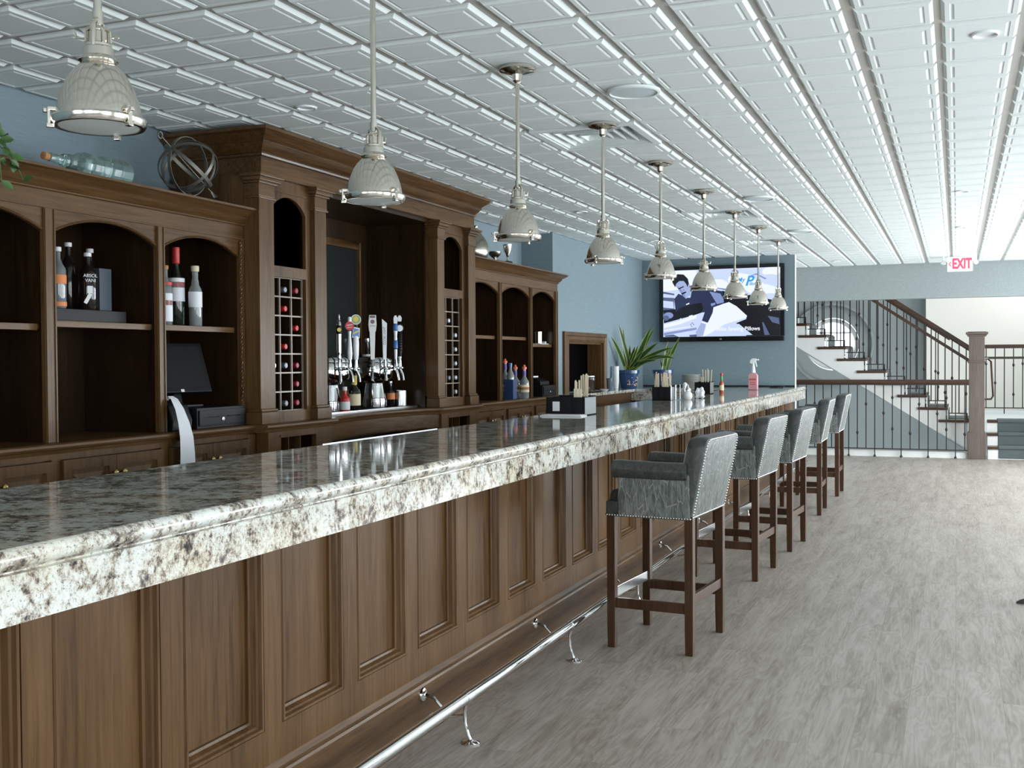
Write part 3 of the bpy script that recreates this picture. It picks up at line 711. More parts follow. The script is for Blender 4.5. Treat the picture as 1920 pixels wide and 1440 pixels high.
for a, b in ((5.04, 5.69), (7.20, 7.87)):
    xf = CXF+.02; lo, hi = a+.12, b-.17
    mb = MB(); mb.box(xf-.03, xf, a, lo, 0, CT-.046); mb.box(xf-.03, xf, hi, b, 0, CT-.046); mb.box(xf-.03, xf, lo, hi, .985, CT-.046); mb.box(xf-.03, xf, lo, hi, 0, .25)
    mb.box(xf, xf+.006, lo-.01, hi+.01, .985, 1.0); mb.build('face_frame', M_WV, cb)
    mb = MB(); mb.box(WX, xf-.4, a, b, 0, CT-.046); mb.box(xf-.4, xf-.03, a, a+.02, 0, CT-.046); mb.box(xf-.4, xf-.03, b-.02, b, 0, CT-.046); mb.build('carcass', M_WV, cb)
    mb = MB()
    for k in range(1, 3): yk = lo+(hi-lo)*k/3; mb.box(xf-.3, xf-.03, yk-.004, yk+.004, .25, .985)
    for k in range(1, 6): zk = .25+.735*k/6; mb.box(xf-.3, xf-.03, lo, hi, zk-.004, zk+.004)
    mb.build('lattice', M_WV, cb)
mb = MB(); rows = []
for k in range(13):
    y = 5.69+1.51*k/12; x = ctr_x(y)+.01 if 5.72 < y < 7.17 else -3.42
    rows.append([(x-.05, y, .915), (x-.05, y, 1.018), (x-.028, y, 1.018), (x-.028, y, .925), (x-.034, y, .915)])
mb.loft(rows); mb.build('valance', M_WH, cb, smooth=.5)
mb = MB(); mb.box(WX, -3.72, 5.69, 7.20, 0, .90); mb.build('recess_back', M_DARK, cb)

# ------------------------------------------------------------------ serving hatch, granite ledge
sh = thing('serving_hatch', 'wood framed serving hatch in the blue wall beside the shelves', 'hatch', (XS, 11.4, HZ0))
mb = MB(); w = .13
prof = [(0, 0), (0, .028), (.02, .034), (.03, .022), (.07, .022), (.085, .034), (w, .026), (w, 0)]
def hatch_loop(e, h): return [(XS+h, HY0-e, HZ0), (XS+h, HY0-e, HZ1+e*.78), (XS+h, HY1+e, HZ1+e*.78), (XS+h, HY1+e, HZ0)]
V = [[mb.bm.verts.new(p) for p in hatch_loop(e, h)] for e, h in prof]
for P, Q in zip(V, V[1:]):
    for v in range(3): mb._f([P[v], P[v+1], Q[v+1], Q[v]])
mb.build('frame', M_WV, sh)
mb = MB(); mb.box(-3.88, XS, HY0, HY0+.02, HZ0, HZ1); mb.box(-3.88, XS, HY1-.02, HY1, HZ0, HZ1); mb.box(-3.88, XS, HY0, HY1, HZ1-.02, HZ1); mb.build('lining', M_WV, sh)
mb = MB(); mb.box(-3.71, -1.825, 13.768, 13.7792, 1.0605, 1.074); struct('trim_3', mb, M_BLACK, 'thin black strip where the granite meets the television wall', 'trim')
LED = thing('granite_shelf', 'raised granite ledge below the television carrying plants and plates', 'ledge', (-3.0, 13.1, .93))
mb = MB(); xr0 = -2.41
mb.box(-3.7195, xr0, 12.47, 13.7795, 1.02, 1.0595); mb.box(-3.7195, xr0, 12.48, 12.51, .925, 1.02); mb.build('slab', M_GRANITE, LED, bevel=.006)
mb = MB(); mb.box(-3.718, -3.46, 10.08, 12.468, 1.025, 1.0595); mb.build('side_slab', M_GRANITE, LED, bevel=.006)
mb = MB(); mb.box(-3.718, -3.50, 10.08, 12.465, .90, 1.024); mb.build('side_apron', M_WH, LED)
for x in (-3.45, -2.75):
    mb = MB(); pts = [(13.775, .925), (12.56, .925), (12.56, .885)]
    for k in range(9):
        a = PI/2*k/8; pts.append((12.62+1.05*math.sin(a)*.9, .875-.38*(1-math.cos(a)) ))
    pts += [(13.70, .48), (13.775, .48)]
    mb.prism(pts, 'x', x-.03, x+.03); mb.build('corbel', M_WX, LED, bevel=.004)

# ------------------------------------------------------------------ television
TX0, TX1, TZ0, TZ1, TYF = -3.477, -1.940, 1.619, 2.557, 13.70
tv = thing('tv_set', 'large wall mounted television showing a man with a pillow', 'television', ((TX0+TX1)/2, 13.74, TZ0))
mb = MB(); bz = .045
mb.box(TX0, TX1, TYF, TYF+.07, TZ0, TZ0+.062); mb.box(TX0, TX1, TYF, TYF+.07, TZ1-bz, TZ1); mb.box(TX0, TX0+bz, TYF, TYF+.07, TZ0+.062, TZ1-bz); mb.box(TX1-bz, TX1, TYF, TYF+.07, TZ0+.062, TZ1-bz)
mb.box(TX0+.02, TX1-.02, TYF+.02, TYF+.079, TZ0+.02, TZ1-.02)
mb.build('bezel', M_BLACKG, tv, bevel=.003)
SX0, SX1, SZ0, SZ1, SY = TX0+bz, TX1-bz, TZ0+.062, TZ1-bz, TYF+.012
def emis(name, c, s=1.0):
    m, nt, b = new_mat(name); b.inputs['Base Color'].default_value = (.01, .01, .01, 1); b.inputs['Roughness'].default_value = .15
    b.inputs['Emission Color'].default_value = (*c, 1); b.inputs['Emission Strength'].default_value = s; return m
SCR = [emis('screen pale', (.62, .72, 1.0)), emis('screen white', (.88, .94, 1.0)), emis('screen navy', (.022, .030, .085)), emis('screen black', (.004, .004, .010)),
       emis('screen mid', (.24, .31, .60)), emis('screen skin', (.38, .46, .74)), emis('screen blue', (.03, .34, .80)), emis('screen grey', (.10, .13, .26))]
mb = MB(); depth = [0]
def S(zx, zy):   # photo crop coordinates -> screen plane
    u = (zx-325)/1078.; top = 345-33*u; v = (zy-top)/((970-14*u)-top)
    u = min(1, max(0, u)); v = min(1, max(0, v))
    return SX0+(SX1-SX0)*u, SZ1-(SZ1-SZ0)*v
def poly(mi, pts):
    depth[0] += 1; y = SY-.00012*depth[0]
    vs = [mb.bm.verts.new((S(*p)[0], y, S(*p)[1])) for p in pts]; mb.mi = mi; mb._f(vs)
def blob(mi, cx, cy, rx, ry, rot=0, n=18):
    poly(mi, [(cx+rx*math.cos(2*PI*k/n)*math.cos(rot)-ry*math.sin(2*PI*k/n)*math.sin(rot), cy+rx*math.cos(2*PI*k/n)*math.sin(rot)+ry*math.sin(2*PI*k/n)*math.cos(rot)) for k in range(n)])
mb.mi = 0; mb.box(SX0, SX1, SY, SY+.01, SZ0, SZ1)
poly(1, [(325, 350), (640, 340), (640, 500), (325, 540)])
poly(7, [(325, 540), (430, 560), (430, 740), (325, 740)])
poly(0, [(325, 560), (430, 575), (430, 600), (325, 595)]); poly(0, [(325, 625), (420, 635), (425, 700), (325, 690)])
poly(3, [(325, 715), (640, 690), (700, 740), (330, 840)])
blob(4, 375, 765, 45, 30); blob(7, 350, 790, 30, 25)
poly(2, [(600, 500), (900, 540), (920, 640), (700, 740), (560, 720)])
poly(4, [(760, 540), (860, 560), (905, 640), (830, 660)])
poly(3, [(880, 520), (1100, 570), (1402, 610), (1402, 965), (1100, 965), (900, 700)])
poly(7, [(1290, 770), (1390, 790), (1396, 850), (1330, 830)]); poly(7, [(1240, 830), (1252, 830), (1310, 950), (1262, 950)])
# pillow pile
blob(0, 900, 430, 150, 85, -.1); blob(1, 850, 470, 90, 45, .1); blob(1, 1060, 440, 130, 70, .1); blob(0, 1210, 360, 90, 50, .2); blob(1, 1330, 350, 90, 45, -.1)
blob(0, 1320, 430, 110, 50, .05); blob(1, 1250, 530, 170, 60, .15); blob(0, 1340, 590, 90, 30, .1); blob(1, 960, 510, 120, 40, .12)
poly(4, [(1130, 395), (1190, 370), (1280, 420), (1270, 430), (1190, 385)]); poly(4, [(800, 500), (900, 512), (1000, 545), (990, 556), (880, 525)])
# table / sewing machine
poly(0, [(330, 845), (470, 812), (700, 735), (700, 965), (330, 968)]); poly(1, [(330, 850), (480, 815), (640, 760), (640, 790), (480, 850), (330, 885)])
poly(4, [(330, 930), (640, 880), (640, 900), (330, 955)]); poly(1, [(330, 905), (600, 865), (600, 872), (330, 915)])
poly(7, [(340, 955), (420, 945), (470, 968), (340, 968)]); poly(7, [(570, 950), (690, 940), (690, 966), (575, 966)])
for q in ((585, 850), (600, 838), (592, 868), (612, 850)): blob(2, q[0], q[1], 5, 5, n=8)
poly(1, [(484, 775), (494, 775), (494, 815), (484, 818)]); poly(1, [(570, 750), (600, 750), (606, 785), (566, 795)])
# pillow held
poly(1, [(795, 690), (940, 640), (1010, 680), (1105, 770), (1095, 800), (960, 855), (700, 965), (640, 965), (760, 800)])
poly(0, [(960, 858), (1030, 845), (1155, 950), (780, 962)])
poly(0, [(900, 850), (1090, 790), (1100, 800), (960, 858), (760, 940)])
# man: torso, arm, hand, head
poly(2, [(430, 610), (470, 560), (560, 600), (640, 525), (730, 530), (770, 600), (795, 680), (760, 720), (700, 735), (640, 740), (445, 805), (440, 700)])
poly(3, [(490, 690), (600, 660), (690, 645), (700, 700), (690, 735), (445, 805), (440, 740)])
poly(2, [(690, 560), (770, 600), (798, 690), (790, 740), (745, 835), (690, 815), (715, 740), (690, 650)])
poly(4, [(770, 655), (815, 645), (815, 665), (780, 680)])
poly(1, [(688, 820), (730, 838), (728, 850), (686, 832)]); poly(5, [(684, 835), (730, 850), (700, 960), (650, 966), (630, 930)])
poly(5, [(440, 480), (470, 430), (560, 440), (590, 500), (585, 580), (540, 608), (500, 570), (470, 520)])
poly(4, [(440, 480), (470, 520), (500, 570), (540, 608), (530, 560), (480, 500)])
poly(3, [(412, 450), (425, 400), (465, 375), (520, 380), (560, 420), (568, 460), (555, 500), (545, 470), (520, 440), (480, 440), (450, 465), (440, 500), (428, 480)])
poly(3, [(470, 508), (520, 488), (522, 497), (474, 520)]); poly(3, [(498, 556), (540, 538), (546, 548), (505, 572)]); poly(2, [(515, 520), (525, 522), (520, 535)])
poly(1, [(540, 660), (570, 645), (575, 655), (545, 668)]); poly(0, [(545, 595), (590, 575), (580, 600)])
depth[0] += 2; mb.mi = 6
def txt(s_, size, zx, zy, mi, shear=0, align='CENTER'):
    depth[0] += 2; mb.mi = mi; x, z = S(zx, zy)
    M = Matrix.Translation((x, SY-.00012*depth[0], z)) @ Matrix.Rotation(PI/2, 4, 'X') @ Matrix(((1, shear, 0, 0), (0, 1, 0, 0), (0, 0, 1, 0), (0, 0, 0, 1)))
    mb.text(s_, size, M, 0, align, bold=size*.022)
txt('P', .17, 1120, 485, 6, .3); txt('My', .075, 1050, 450, 6, .2); txt('illow', .055, 1165, 482, 6, .1)
txt('Mike Sewing Pillows', .066, 1022, 908, 1)
mb.build('screen', SCR, tv)
mb = MB(); mb.text('LG', .022, Matrix.Translation(((TX0+TX1)/2, TYF-.001, TZ0+.022)) @ Matrix.Rotation(PI/2, 4, 'X'), .0005); mb.build('badge', M_WHITE, tv)

# ------------------------------------------------------------------ stools (local: faces -x)
def make_stool():
    t = thing('bar_stool', '', 'bar stool', (0, 0, 0), 'leather bar stools along the bar')
    for sx in (-1, 1):
        for sy in (-1, 1):
            mb = MB(); x, y = sx*.196, sy*.250; a, b = .0205, .0185
            mb.loft([[(x+i*b, y+j*b, .0) for i, j in ((-1, -1), (1, -1), (1, 1), (-1, 1))], [(x+i*a, y+j*a, .12) for i, j in ((-1, -1), (1, -1), (1, 1), (-1, 1))], [(x+i*a, y+j*a, .66) for i, j in ((-1, -1), (1, -1), (1, 1), (-1, 1))]])
            mb.build('leg', M_LEG, t, bevel=.002, local=True)
    for sy in (-1, 1):
        mb = MB(); mb.box(-.176, .176, sy*.250-.011, sy*.250+.011, .195, .243); mb.build('side_stretcher', M_LEG, t, bevel=.002, local=True)
    mb = MB(); mb.box(.186, .208, -.230, .230, .235, .283); mb.build('rear_stretcher', M_LEG, t, bevel=.002, local=True)
    mb = MB(); mb.box(-.212, -.184, -.230, .230, .240, .290); mb.build('footrest', M_STEEL, t, bevel=.003, local=True)
    mb = MB()
    mb.prism([(-.222, .645), (-.226, .70), (-.222, .745), (-.205, .765), (-.12, .778), (.10, .778), (.14, .76), (.14, .645)], 'y', -.220, .220)
    mb.build('seat_cushion', M_LEA, t, bevel=.014, seg=3, local=True)
    mb = MB(); mb.box(-.222, .206, -.271, .271, .640, .715); mb.build('seat_apron', M_LEA, t, bevel=.008, seg=2, local=True)
    for sy in (-1, 1):
        mb = MB(); y0, y1 = sorted((sy*.222, sy*.278))
        mb.prism([(-.158, .641), (.206, .641), (.205, .86), (-.162, .86), (-.158, .80)], 'y', y0, y1); mb.build('arm_panel', M_LEAS, t, bevel=.010, seg=2, local=True)
        mb = MB(); yc = sy*.259
        loops = []
        for k, (x, s_) in enumerate(((-.176, .55), (-.184, .80), (-.178, 1.), (-.15, 1.03), (.05, 1.), (.16, 1.), (.19, .96))):
            loops.append([(x, yc+.046*s_*math.cos(2*PI*j/18), .868 + (.004 if x < 0 else 0) + .044*s_*math.sin(2*PI*j/18)) for j in range(18)])
        mb.loft(loops); mb.build('arm_roll', M_LEA, t, smooth=.8, local=True)
    # backrest: leaning slab with rounded top corners
    def back_outline(w, z0, z1, r):
        p = [(-w, z0), (w, z0)]
        for k in range(7): a = PI/2*k/6; p.append((w-r+r*math.cos(a), z1-r+r*math.sin(a)))
        for k in range(7): a = PI/2+PI/2*k/6; p.append((-w+r+r*math.cos(a), z1-r+r*math.sin(a)))
        return p
    mb = MB(); W, Z0, Z1 = .275, .645, 1.035
    def lean(z): return .082*(z-.64)/.4
    def lay(x, inset): return [(x+lean(z), y, z) for y, z in back_outline(W-inset, Z0+inset*.3, Z1-inset, .055-min(inset, .03))]
    mb.loft([lay(.118, .040), lay(.112, .018), lay(.122, .004), lay(.150, 0), lay(.185, 0), lay(.203, .004)]); mb.build('backrest', M_LEA, t, smooth=.9, local=True)
    mb = MB(); mb.loft([lay(.200, .008), lay(.2085, .010), lay(.211, .018)]); mb.build('back_panel', M_LEAS, t, smooth=.9, local=True)
    # nailhead trim round the back panel and along the seat
    mb = MB()
    def nail(p, ax):
        M = {'x': Matrix.Rotation(PI/2, 4, 'Y'), 'y': Matrix.Rotation(PI/2, 4, 'X'), '-y': Matrix.Rotation(-PI/2, 4, 'X'), '-x': Matrix.Rotation(-PI/2, 4, 'Y')}[ax]
        mb.lathe([(.0052, -.001), (.0046, .0024), (.0025, .0042), (.0002, .005)], p, 8, M)
    ol = back_outline(W-.014, Z0+.010, Z1-.012, .05)
    L_ = []; tot = 0
    for a, b in zip(ol, ol[1:]+ol[:1]): L_.append((tot, a, b)); tot += math.dist(a, b)
    n = int(tot/.0135)
    for k in range(n):
        s_ = tot*k/n
        for st, a, b in L_:
            d = math.dist(a, b)
            if st <= s_ < st+d or (d > 0 and s_ == st): 
                f = (s_-st)/d; y, z = a[0]+(b[0]-a[0])*f, a[1]+(b[1]-a[1])*f; nail((.211+lean(z), y, z), 'x'); break
    for sy in (-1, 1):
        for k in range(32): nail((-.212+.0135*k, sy*.278, .649), '-y' if sy > 0 else 'y')
    for k in range(40): nail((-.222, -.265+.0135*k, .649), '-x')
    mb.build('nailhead_trim', M_STEEL, t, smooth=.9, local=True)
    return t
st0 = make_stool()
stools = [(-1.340, 5.42, -.087, 'nearest bar stool, grey leather with nailheads, by the bar'), (-1.350, 7.295, -.075, 'second grey leather bar stool from the near end'), (-1.300, 8.465, -.065, 'third grey leather bar stool, middle of the row'), (-1.335, 10.445, .01, 'fourth grey leather bar stool from the near end'), (-1.320, 11.90, .0, 'farthest grey leather bar stool, nearest the stair railing')]
for k, (x, y, a, lb) in enumerate(stools):
    o = st0 if k == 0 else copy_tree(st0)
    o.location = (x, y, 0); o.rotation_euler = (0, 0, a); o['label'] = lb

# ------------------------------------------------------------------ staircase hall
def stair_z(x): return .516 + (.024-x)*.176/.2795
stt = thing('staircase', 'white sided staircase rising left behind the iron railing', 'staircase', (-.6, 17.6, 0))
SY0, SY1 = 17.0, 18.25
NT = 11
top = []
for k in range(NT):      # k=0 lowest tread
    xr = .16-.2795*k; zt = .516+.176*k
    mb = MB(); mb.box(xr-.40, xr+.005, SY0-.03, SY1, zt-.038, zt); mb.build('tread', M_RAIL, stt, bevel=.004)
    mb = MB(); mb.box(xr-.285, xr-.27, SY0+.005, SY1, zt, zt+.139); mb.build('riser', M_STRING, stt)
    mb = MB(); mb.box(xr-.33, xr+.012, SY0+.25, SY1-.25, zt, zt+.012); mb.box(xr-.268, xr-.256, SY0+.25, SY1-.25, zt+.012, zt+.139); mb.build('carpet_runner', M_CARPET, stt)
pts = []
for k in range(NT):
    xr = .135-.2795*k; zt = .476+.176*k
    pts += [(xr, zt), (xr-.2795, zt)]
xe = pts[-1][0]
low = lambda x: .174 + (-.024-x)*.176/.2795
pts += [(xe, low(xe)), (.135, max(low(.135), .02))]
mb = MB(); mb.prism(pts, 'y', SY0, SY0+.05); mb.build('stringer', M_STRING, stt)
mb = MB(); mb.prism([(xe, low(xe)), (.135, low(.135)), (.135, low(.135)+.02), (xe, low(xe)+.02)], 'y', SY0-.012, SY0+.0); mb.build('stringer_bead', M_GREYWALL, stt)
mb = MB(); mb.prism([(xe, low(xe)), (.135, low(.135)), (.135, low(.135)+.03), (xe, low(xe)+.03)], 'y', SY0+.05, SY1); mb.build('soffit', M_CREAM, stt)
# lower carpeted steps and landing at the right
ls = thing('carpeted_steps', 'three grey carpeted steps to the landing right of the newel post', 'steps', (1.3, 16.9, 0))
for k in range(3):
    y0 = 16.60+.20*k; zt = .172*(k+1)
    mb = MB(); mb.box(.40, 2.49, y0, 17.35, .172*k, zt); mb.build('step', M_STRING, ls)
    mb = MB(); mb.box(.535, 2.4, y0-.012, y0+.2 if k < 2 else 17.35, zt-.16, zt+.012); mb.box(.535, 2.4, y0-.03, y0+.02, zt-.03, zt+.014); mb.build('carpet', M_CARPET, ls, bevel=.006)
    mb = MB(); mb.box(.40, .535, y0-.025, y0+.2, zt-.035, zt+.003); mb.build('nosing', M_RAIL, ls)
mb = MB(); mb.box(.14, XR, 17.35, 20.25, .30, .516); mb.box(.14, .40, 16.98, 17.35, .02, .516); struct('floor_landing', mb, M_HALLWALL)

nw = thing('newel_post', 'tall square brown newel post at the foot of the stairs', 'post', (.255, 16.62, 0))
mb = MB(); cx, cyy = .258, 16.66
def sq(h, z0, z1): mb.box(cx-h, cx+h, cyy-h, cyy+h, z0, z1)
sq(.118, 0.0, .36); mb.build('base', M_NEWEL, nw, bevel=.006)
mb = MB(); sq(.100, .36, 1.70); mb.build('shaft', M_NEWEL, nw, bevel=.005)
mb = MB(); sq(.112, .355, .372); sq(.125, 1.335, 1.350); sq(.112, 1.32, 1.335); mb.build('collar', M_NEWEL, nw, bevel=.004)
mb = MB(); sq(.118, 1.69, 1.705); sq(.128, 1.705, 1.715); sq(.142, 1.72, 1.75); sq(.118, 1.75, 1.757); mb.build('cap', M_NEWEL, nw, bevel=.004)

def baluster(mb, x, y, z0, z1, knots=(), r=.0068):
    mb.box(x-r, x+r, y-r, y+r, z0, z1)
    for z in knots: mb.lathe([(r, -.028), (.017, -.006), (.019, 0), (.017, .006), (r, .028)], (x, y, z), 8)
GY = 16.56
fg = thing('floor_guard_railing', 'iron balustrade with brown handrail between bar end and newel post', 'railing', (-.85, GY, 0))
mb = MB(); mb.prism([(GY-.034, 1.04), (GY+.034, 1.04), (GY+.038, 1.062), (GY+.030, 1.088), (GY, 1.096), (GY-.030, 1.088), (GY-.038, 1.062)], 'x', -2.55, .158); mb.build('handrail', M_RAIL, fg, bevel=.004)
mb = MB(); mb.box(-2.55, .158, GY-.022, GY+.022, 1.018, 1.040); mb.box(-2.55, .158, GY-.008, GY+.008, .108, .122); mb.build('bottom_bar', M_IRON, fg)
k = 0; x = .105
while x > -2.5:
    mb = MB(); foot = (k % 3 == 1); ph = k % 6
    kn = [(.34,), (), (.84, .40), (.62,), (), (.62,)][k % 6] if k % 2 == 0 else [(.62,), (), (.84, .38), (.62,), (.5,), (.75,)][k % 6]
    baluster(mb, x, GY, .004 if foot else .115, 1.02, kn)
    if foot: mb.lathe([(.02, 0), (.018, .012), (.009, .03), (.007, .04)], (x, GY, 0), 10)
    mb.build('baluster', M_IRON, fg); x -= .1185; k += 1
mb = MB(); mb.box(-2.6, .14, 16.60, 16.64, -.5, .085); struct('trim_2', mb, M_STRING, 'white curb under the floor guard railing', 'trim')

sr = thing('stair_railing', 'sloping iron stair railing with two brown rails', 'railing', (-1., SY0, .5))
RY = SY0+.05
slope = .176/.2795
def rail_z(x, z_at): return z_at + (.18-x)*.683
def slab(mb, z_off, h, w, y, x0=.16, x1=-2.6):
    a, b = rail_z(x0, z_off), rail_z(x1, z_off)
    mb.loft([[(x0, y-w, a-h), (x0, y+w, a-h), (x0, y+w, a+h), (x0, y-w, a+h)], [(x1, y-w, b-h), (x1, y+w, b-h), (x1, y+w, b+h), (x1, y-w, b+h)]])
mb = MB(); slab(mb, 1.528, .036, .036, RY); slab(mb, 1.49, .014, .022, RY); mb.build('handrail', M_RAIL, sr, bevel=.004)
mb = MB(); slab(mb, 1.345, .026, .018, RY); mb.build('lower_rail', M_RAIL, sr, bevel=.003)
kk = 0
for k in range(NT-1):
    xr = .16-.2795*k; zt = .516+.176*k
    mb = MB(); zb = zt+.09
    mb.box(xr-.30, xr-.02, RY-.007, RY+.007, zb-.007, zb+.007); mb.box(xr-.027, xr-.013, RY-.007, RY+.007, zt, zb); mb.box(xr-.31, xr-.296, RY-.007, RY+.007, zb, zb+.12)
    mb.build('bottom_bar', M_IRON, sr)
    for q in range(3):
        x = xr-.035-.093*q; zt2 = rail_z(x, 1.50); kn = [(zb+.28,), (), (zb+.5,), (zb+.12,), (zb+.4, zb+.2), ()][kk % 6]
        if x > .14: continue
        mb = MB(); baluster(mb, x, RY, zb if q else zt, zt2, kn, .0075); mb.build('baluster', M_IRON, sr); kk += 1
# far side railing of the flight
fs = thing('stair_railing', 'second iron stair railing seen behind the near one on the far side of the flight', 'railing', (-1., SY1, .5))
mb = MB(); slab(mb, 1.50, .034, .032, SY1-.06, -.1, -2.9); mb.build('handrail', M_RAIL, fs, bevel=.004)
for k in range(18):
    x = -.30-.14*k; zt = .516+.176*max(0, math.floor((.16-x)/.2795)); mb = MB(); baluster(mb, x, SY1-.06, zt, rail_z(x, 1.49), [(zt+.5,), (), (zt+.7,)][k % 3], .0075); mb.build('baluster', M_IRON, fs)
# landing guard at right
lg = thing('landing_railing', 'iron landing railing with level handrail right of the newel post', 'railing', (1.2, 19.0, .516))
LY = 19.0
mb = MB(); mb.box(.36, 2.45, LY-.034, LY+.034, 1.54, 1.60); mb.build('handrail', M_RAIL, lg, bevel=.004)
mb = MB(); mb.box(.36, 2.45, LY-.016, LY+.016, 1.375, 1.41); mb.build('lower_rail', M_RAIL, lg, bevel=.003)
mb = MB(); mb.box(.36, 2.45, LY-.008, LY+.008, .60, .615); mb.build('bottom_bar', M_IRON, lg)
x = .43; k = 0
while x < 2.4:
    mb = MB(); foot = k % 3 == 2; baluster(mb, x, LY, .517 if foot else .607, 1.54, [(1.3,), (1.0,), (), (1.28, .82)][k % 4], .0075); mb.build('baluster', M_IRON, lg); x += .131; k += 1
gr = thing('stair_grab_rail', 'short brown grab rail bracketed to the newel post', 'handrail', (.45, 16.75, .9))
mb = MB(); mb.tube([(.35, 16.78, 1.38), (.40, 16.85, 1.385), (.445, 16.9, 1.34), (.475, 16.95, .86), (.45, 16.95, .815), (.30, 16.80, .815)], .014, 8); mb.build('rail', M_RAIL, gr, smooth=.8)

# table base at the right edge of the photo: only a black foot tip shows
tb = thing('pedestal_table', 'black claw foot of a table at the right edge of the floor', 'table', (.70, 6.95, 0))
for k in range(4):
    a = PI*k/2 + .12; R = Matrix.Translation((.70, 6.95, 0)) @ Matrix.Rotation(a, 4, 'Z')
    mb = MB(); loops = []
    for r, w, z0, z1 in ((.03, .03, .05, .14), (.15, .028, .03, .09), (.28, .024, .008, .045), (.36, .016, .001, .022), (.385, .004, .001, .010)):
        loops.append([R @ Vector((r, -w, z0)), R @ Vector((r, w, z0)), R @ Vector((r, w*.6, z1)), R @ Vector((r, -w*.6, z1))])
    mb.loft(loops); mb.build('foot', M_IRON, tb, smooth=.5)
mb = MB(); mb.tube([(.70, 6.95, .05), (.70, 6.95, .72)], .04, 14); mb.build('pedestal', M_IRON, tb, smooth=.6)
mb = MB(); mb.lathe([(.26, .72), (.27, .73), (.27, .75), (.26, .755)], (.70, 6.95, 0), 32); mb.build('tabletop', M_RAIL, tb, smooth=.6)
#@@PROPS
# ------------------------------------------------------------------ things on the back bar
def bottle(name, label, cat, loc, r, h, body, neckr=.013, shoulder=.62, cap=None, caph=.03, labels=(), group=None, sq=False, capname='cap'):
    """upright bottle: body + neck, cap, wrap-round labels [(z0, z1, material)]"""
    t = thing(name, label, cat, loc, group); x, y, z = loc
    hs = h*shoulder; n = 4 if sq else 24
    M = Matrix.Rotation(PI/4, 4, 'Z') if sq else None
    rr = r*1.3 if sq else r
    prof = [(rr*.92, 0), (rr, .006), (rr, hs), (rr*.93, hs+h*.04), (rr*.62, hs+h*.10), (neckr*1.15, hs+h*.17), (neckr, hs+h*.2), (neckr, h-caph), (neckr*1.15, h-caph+.001), (neckr*1.15, h-caph+.004)]
    mb = MB(); mb.lathe(prof, loc, n, M); mb.build('glass', body, t, smooth=.6)
    if cap:
        mb = MB(); mb.lathe([(neckr*1.2, h-caph), (neckr*1.3, h-caph+.003), (neckr*1.3, h-.002), (neckr*1.1, h)], loc, 16); mb.build(capname, cap, t, smooth=.6)
    for z0, z1, mm in labels:
        mb = MB(); e = .0012 if not sq else .002
        mb.lathe([(rr+e*.2, z0), (rr+e, z0+.0005), (rr+e, z1-.0005), (rr+e*.2, z1)], loc, n, M, caps=False); mb.build('label', mm, t, smooth=.6)
    return t
def on(px, py, **k): return tuple(ray_at(px, py, **k))
def at_x(px, X, z):   # point on plane X with image column px, at height z
    p = ray_at(px, 700, X=X); return (X, p.y, z)
# left middle shelf
mb = MB(); mb.box(-3.92, -3.66, 3.70, 4.22, 1.583, 1.642); tag(mb.build('storage_box', M_BLACK, bevel=.003), 'long low black box under the bottles on the left shelf', 'box')
zt = 1.643
bottle('liquor_bottle', 'grey bottle with orange label and white cap on black box', 'bottle', (-3.72, 3.85, zt), .036, .275, M_SMOKE, cap=M_WHITE, caph=.02, labels=[(.11, .15, M_ORANGE), (.01, .03, M_ORANGE)], group='bottles on the left shelf')
bottle('liquor_bottle', 'dark bottle with white cap behind the orange labelled bottle', 'bottle', (-3.82, 4.02, zt), .038, .315, M_AMBER, cap=M_WHITE, caph=.02, group='bottles on the left shelf')
t = bottle('liquor_bottle', 'black glass bottle with large white lettering on black box', 'bottle', (-3.72, 4.035, zt), .041, .265, M_AMBER, cap=M_WHITE, caph=.018, group='bottles on the left shelf')
mb = MB()
for q, (s_, zz, sz) in enumerate((('ABSOL', .150, .021), ('VANI', .128, .021))):
    mb.text(s_, sz, Matrix.Translation((-3.72+.0415*math.cos(-.55), 4.035+.0415*math.sin(-.55), zt+zz)) @ Matrix.Rotation(PI/2-.55, 4, 'Z') @ Matrix.Rotation(PI/2, 4, 'X'), .0012)
mb.box(-.012, .012, -.001, .001, -.004, .030, Matrix.Translation((-3.72+.0415*math.cos(-.6), 4.035+.0415*math.sin(-.6), zt+.08)) @ Matrix.Rotation(PI/2-.6, 4, 'Z'))
mb.box(-.006, .010, -.001, .001, -.05, .0, Matrix.Translation((-3.72+.0415*math.cos(-.6), 4.035+.0415*math.sin(-.6), zt+.075)) @ Matrix.Rotation(PI/2-.6, 4, 'Z') @ Matrix.Rotation(.5, 4, 'Y'))
mb.build('lettering', M_WHITE, t)
bottle('liquor_bottle', 'dark bottle with white cap behind the white lettered bottle', 'bottle', (-3.83, 4.17, zt), .036, .30, M_AMBER, cap=M_WHITE, caph=.02, group='bottles on the left shelf')
mb = MB(); mb.box(-3.80, -3.72, 4.11, 4.19, zt, zt+.20); tag(mb.build('carton', plain('slate carton', (.06, .075, .10), .5), bevel=.002), 'slate blue carton right of the lettered bottle', 'carton')
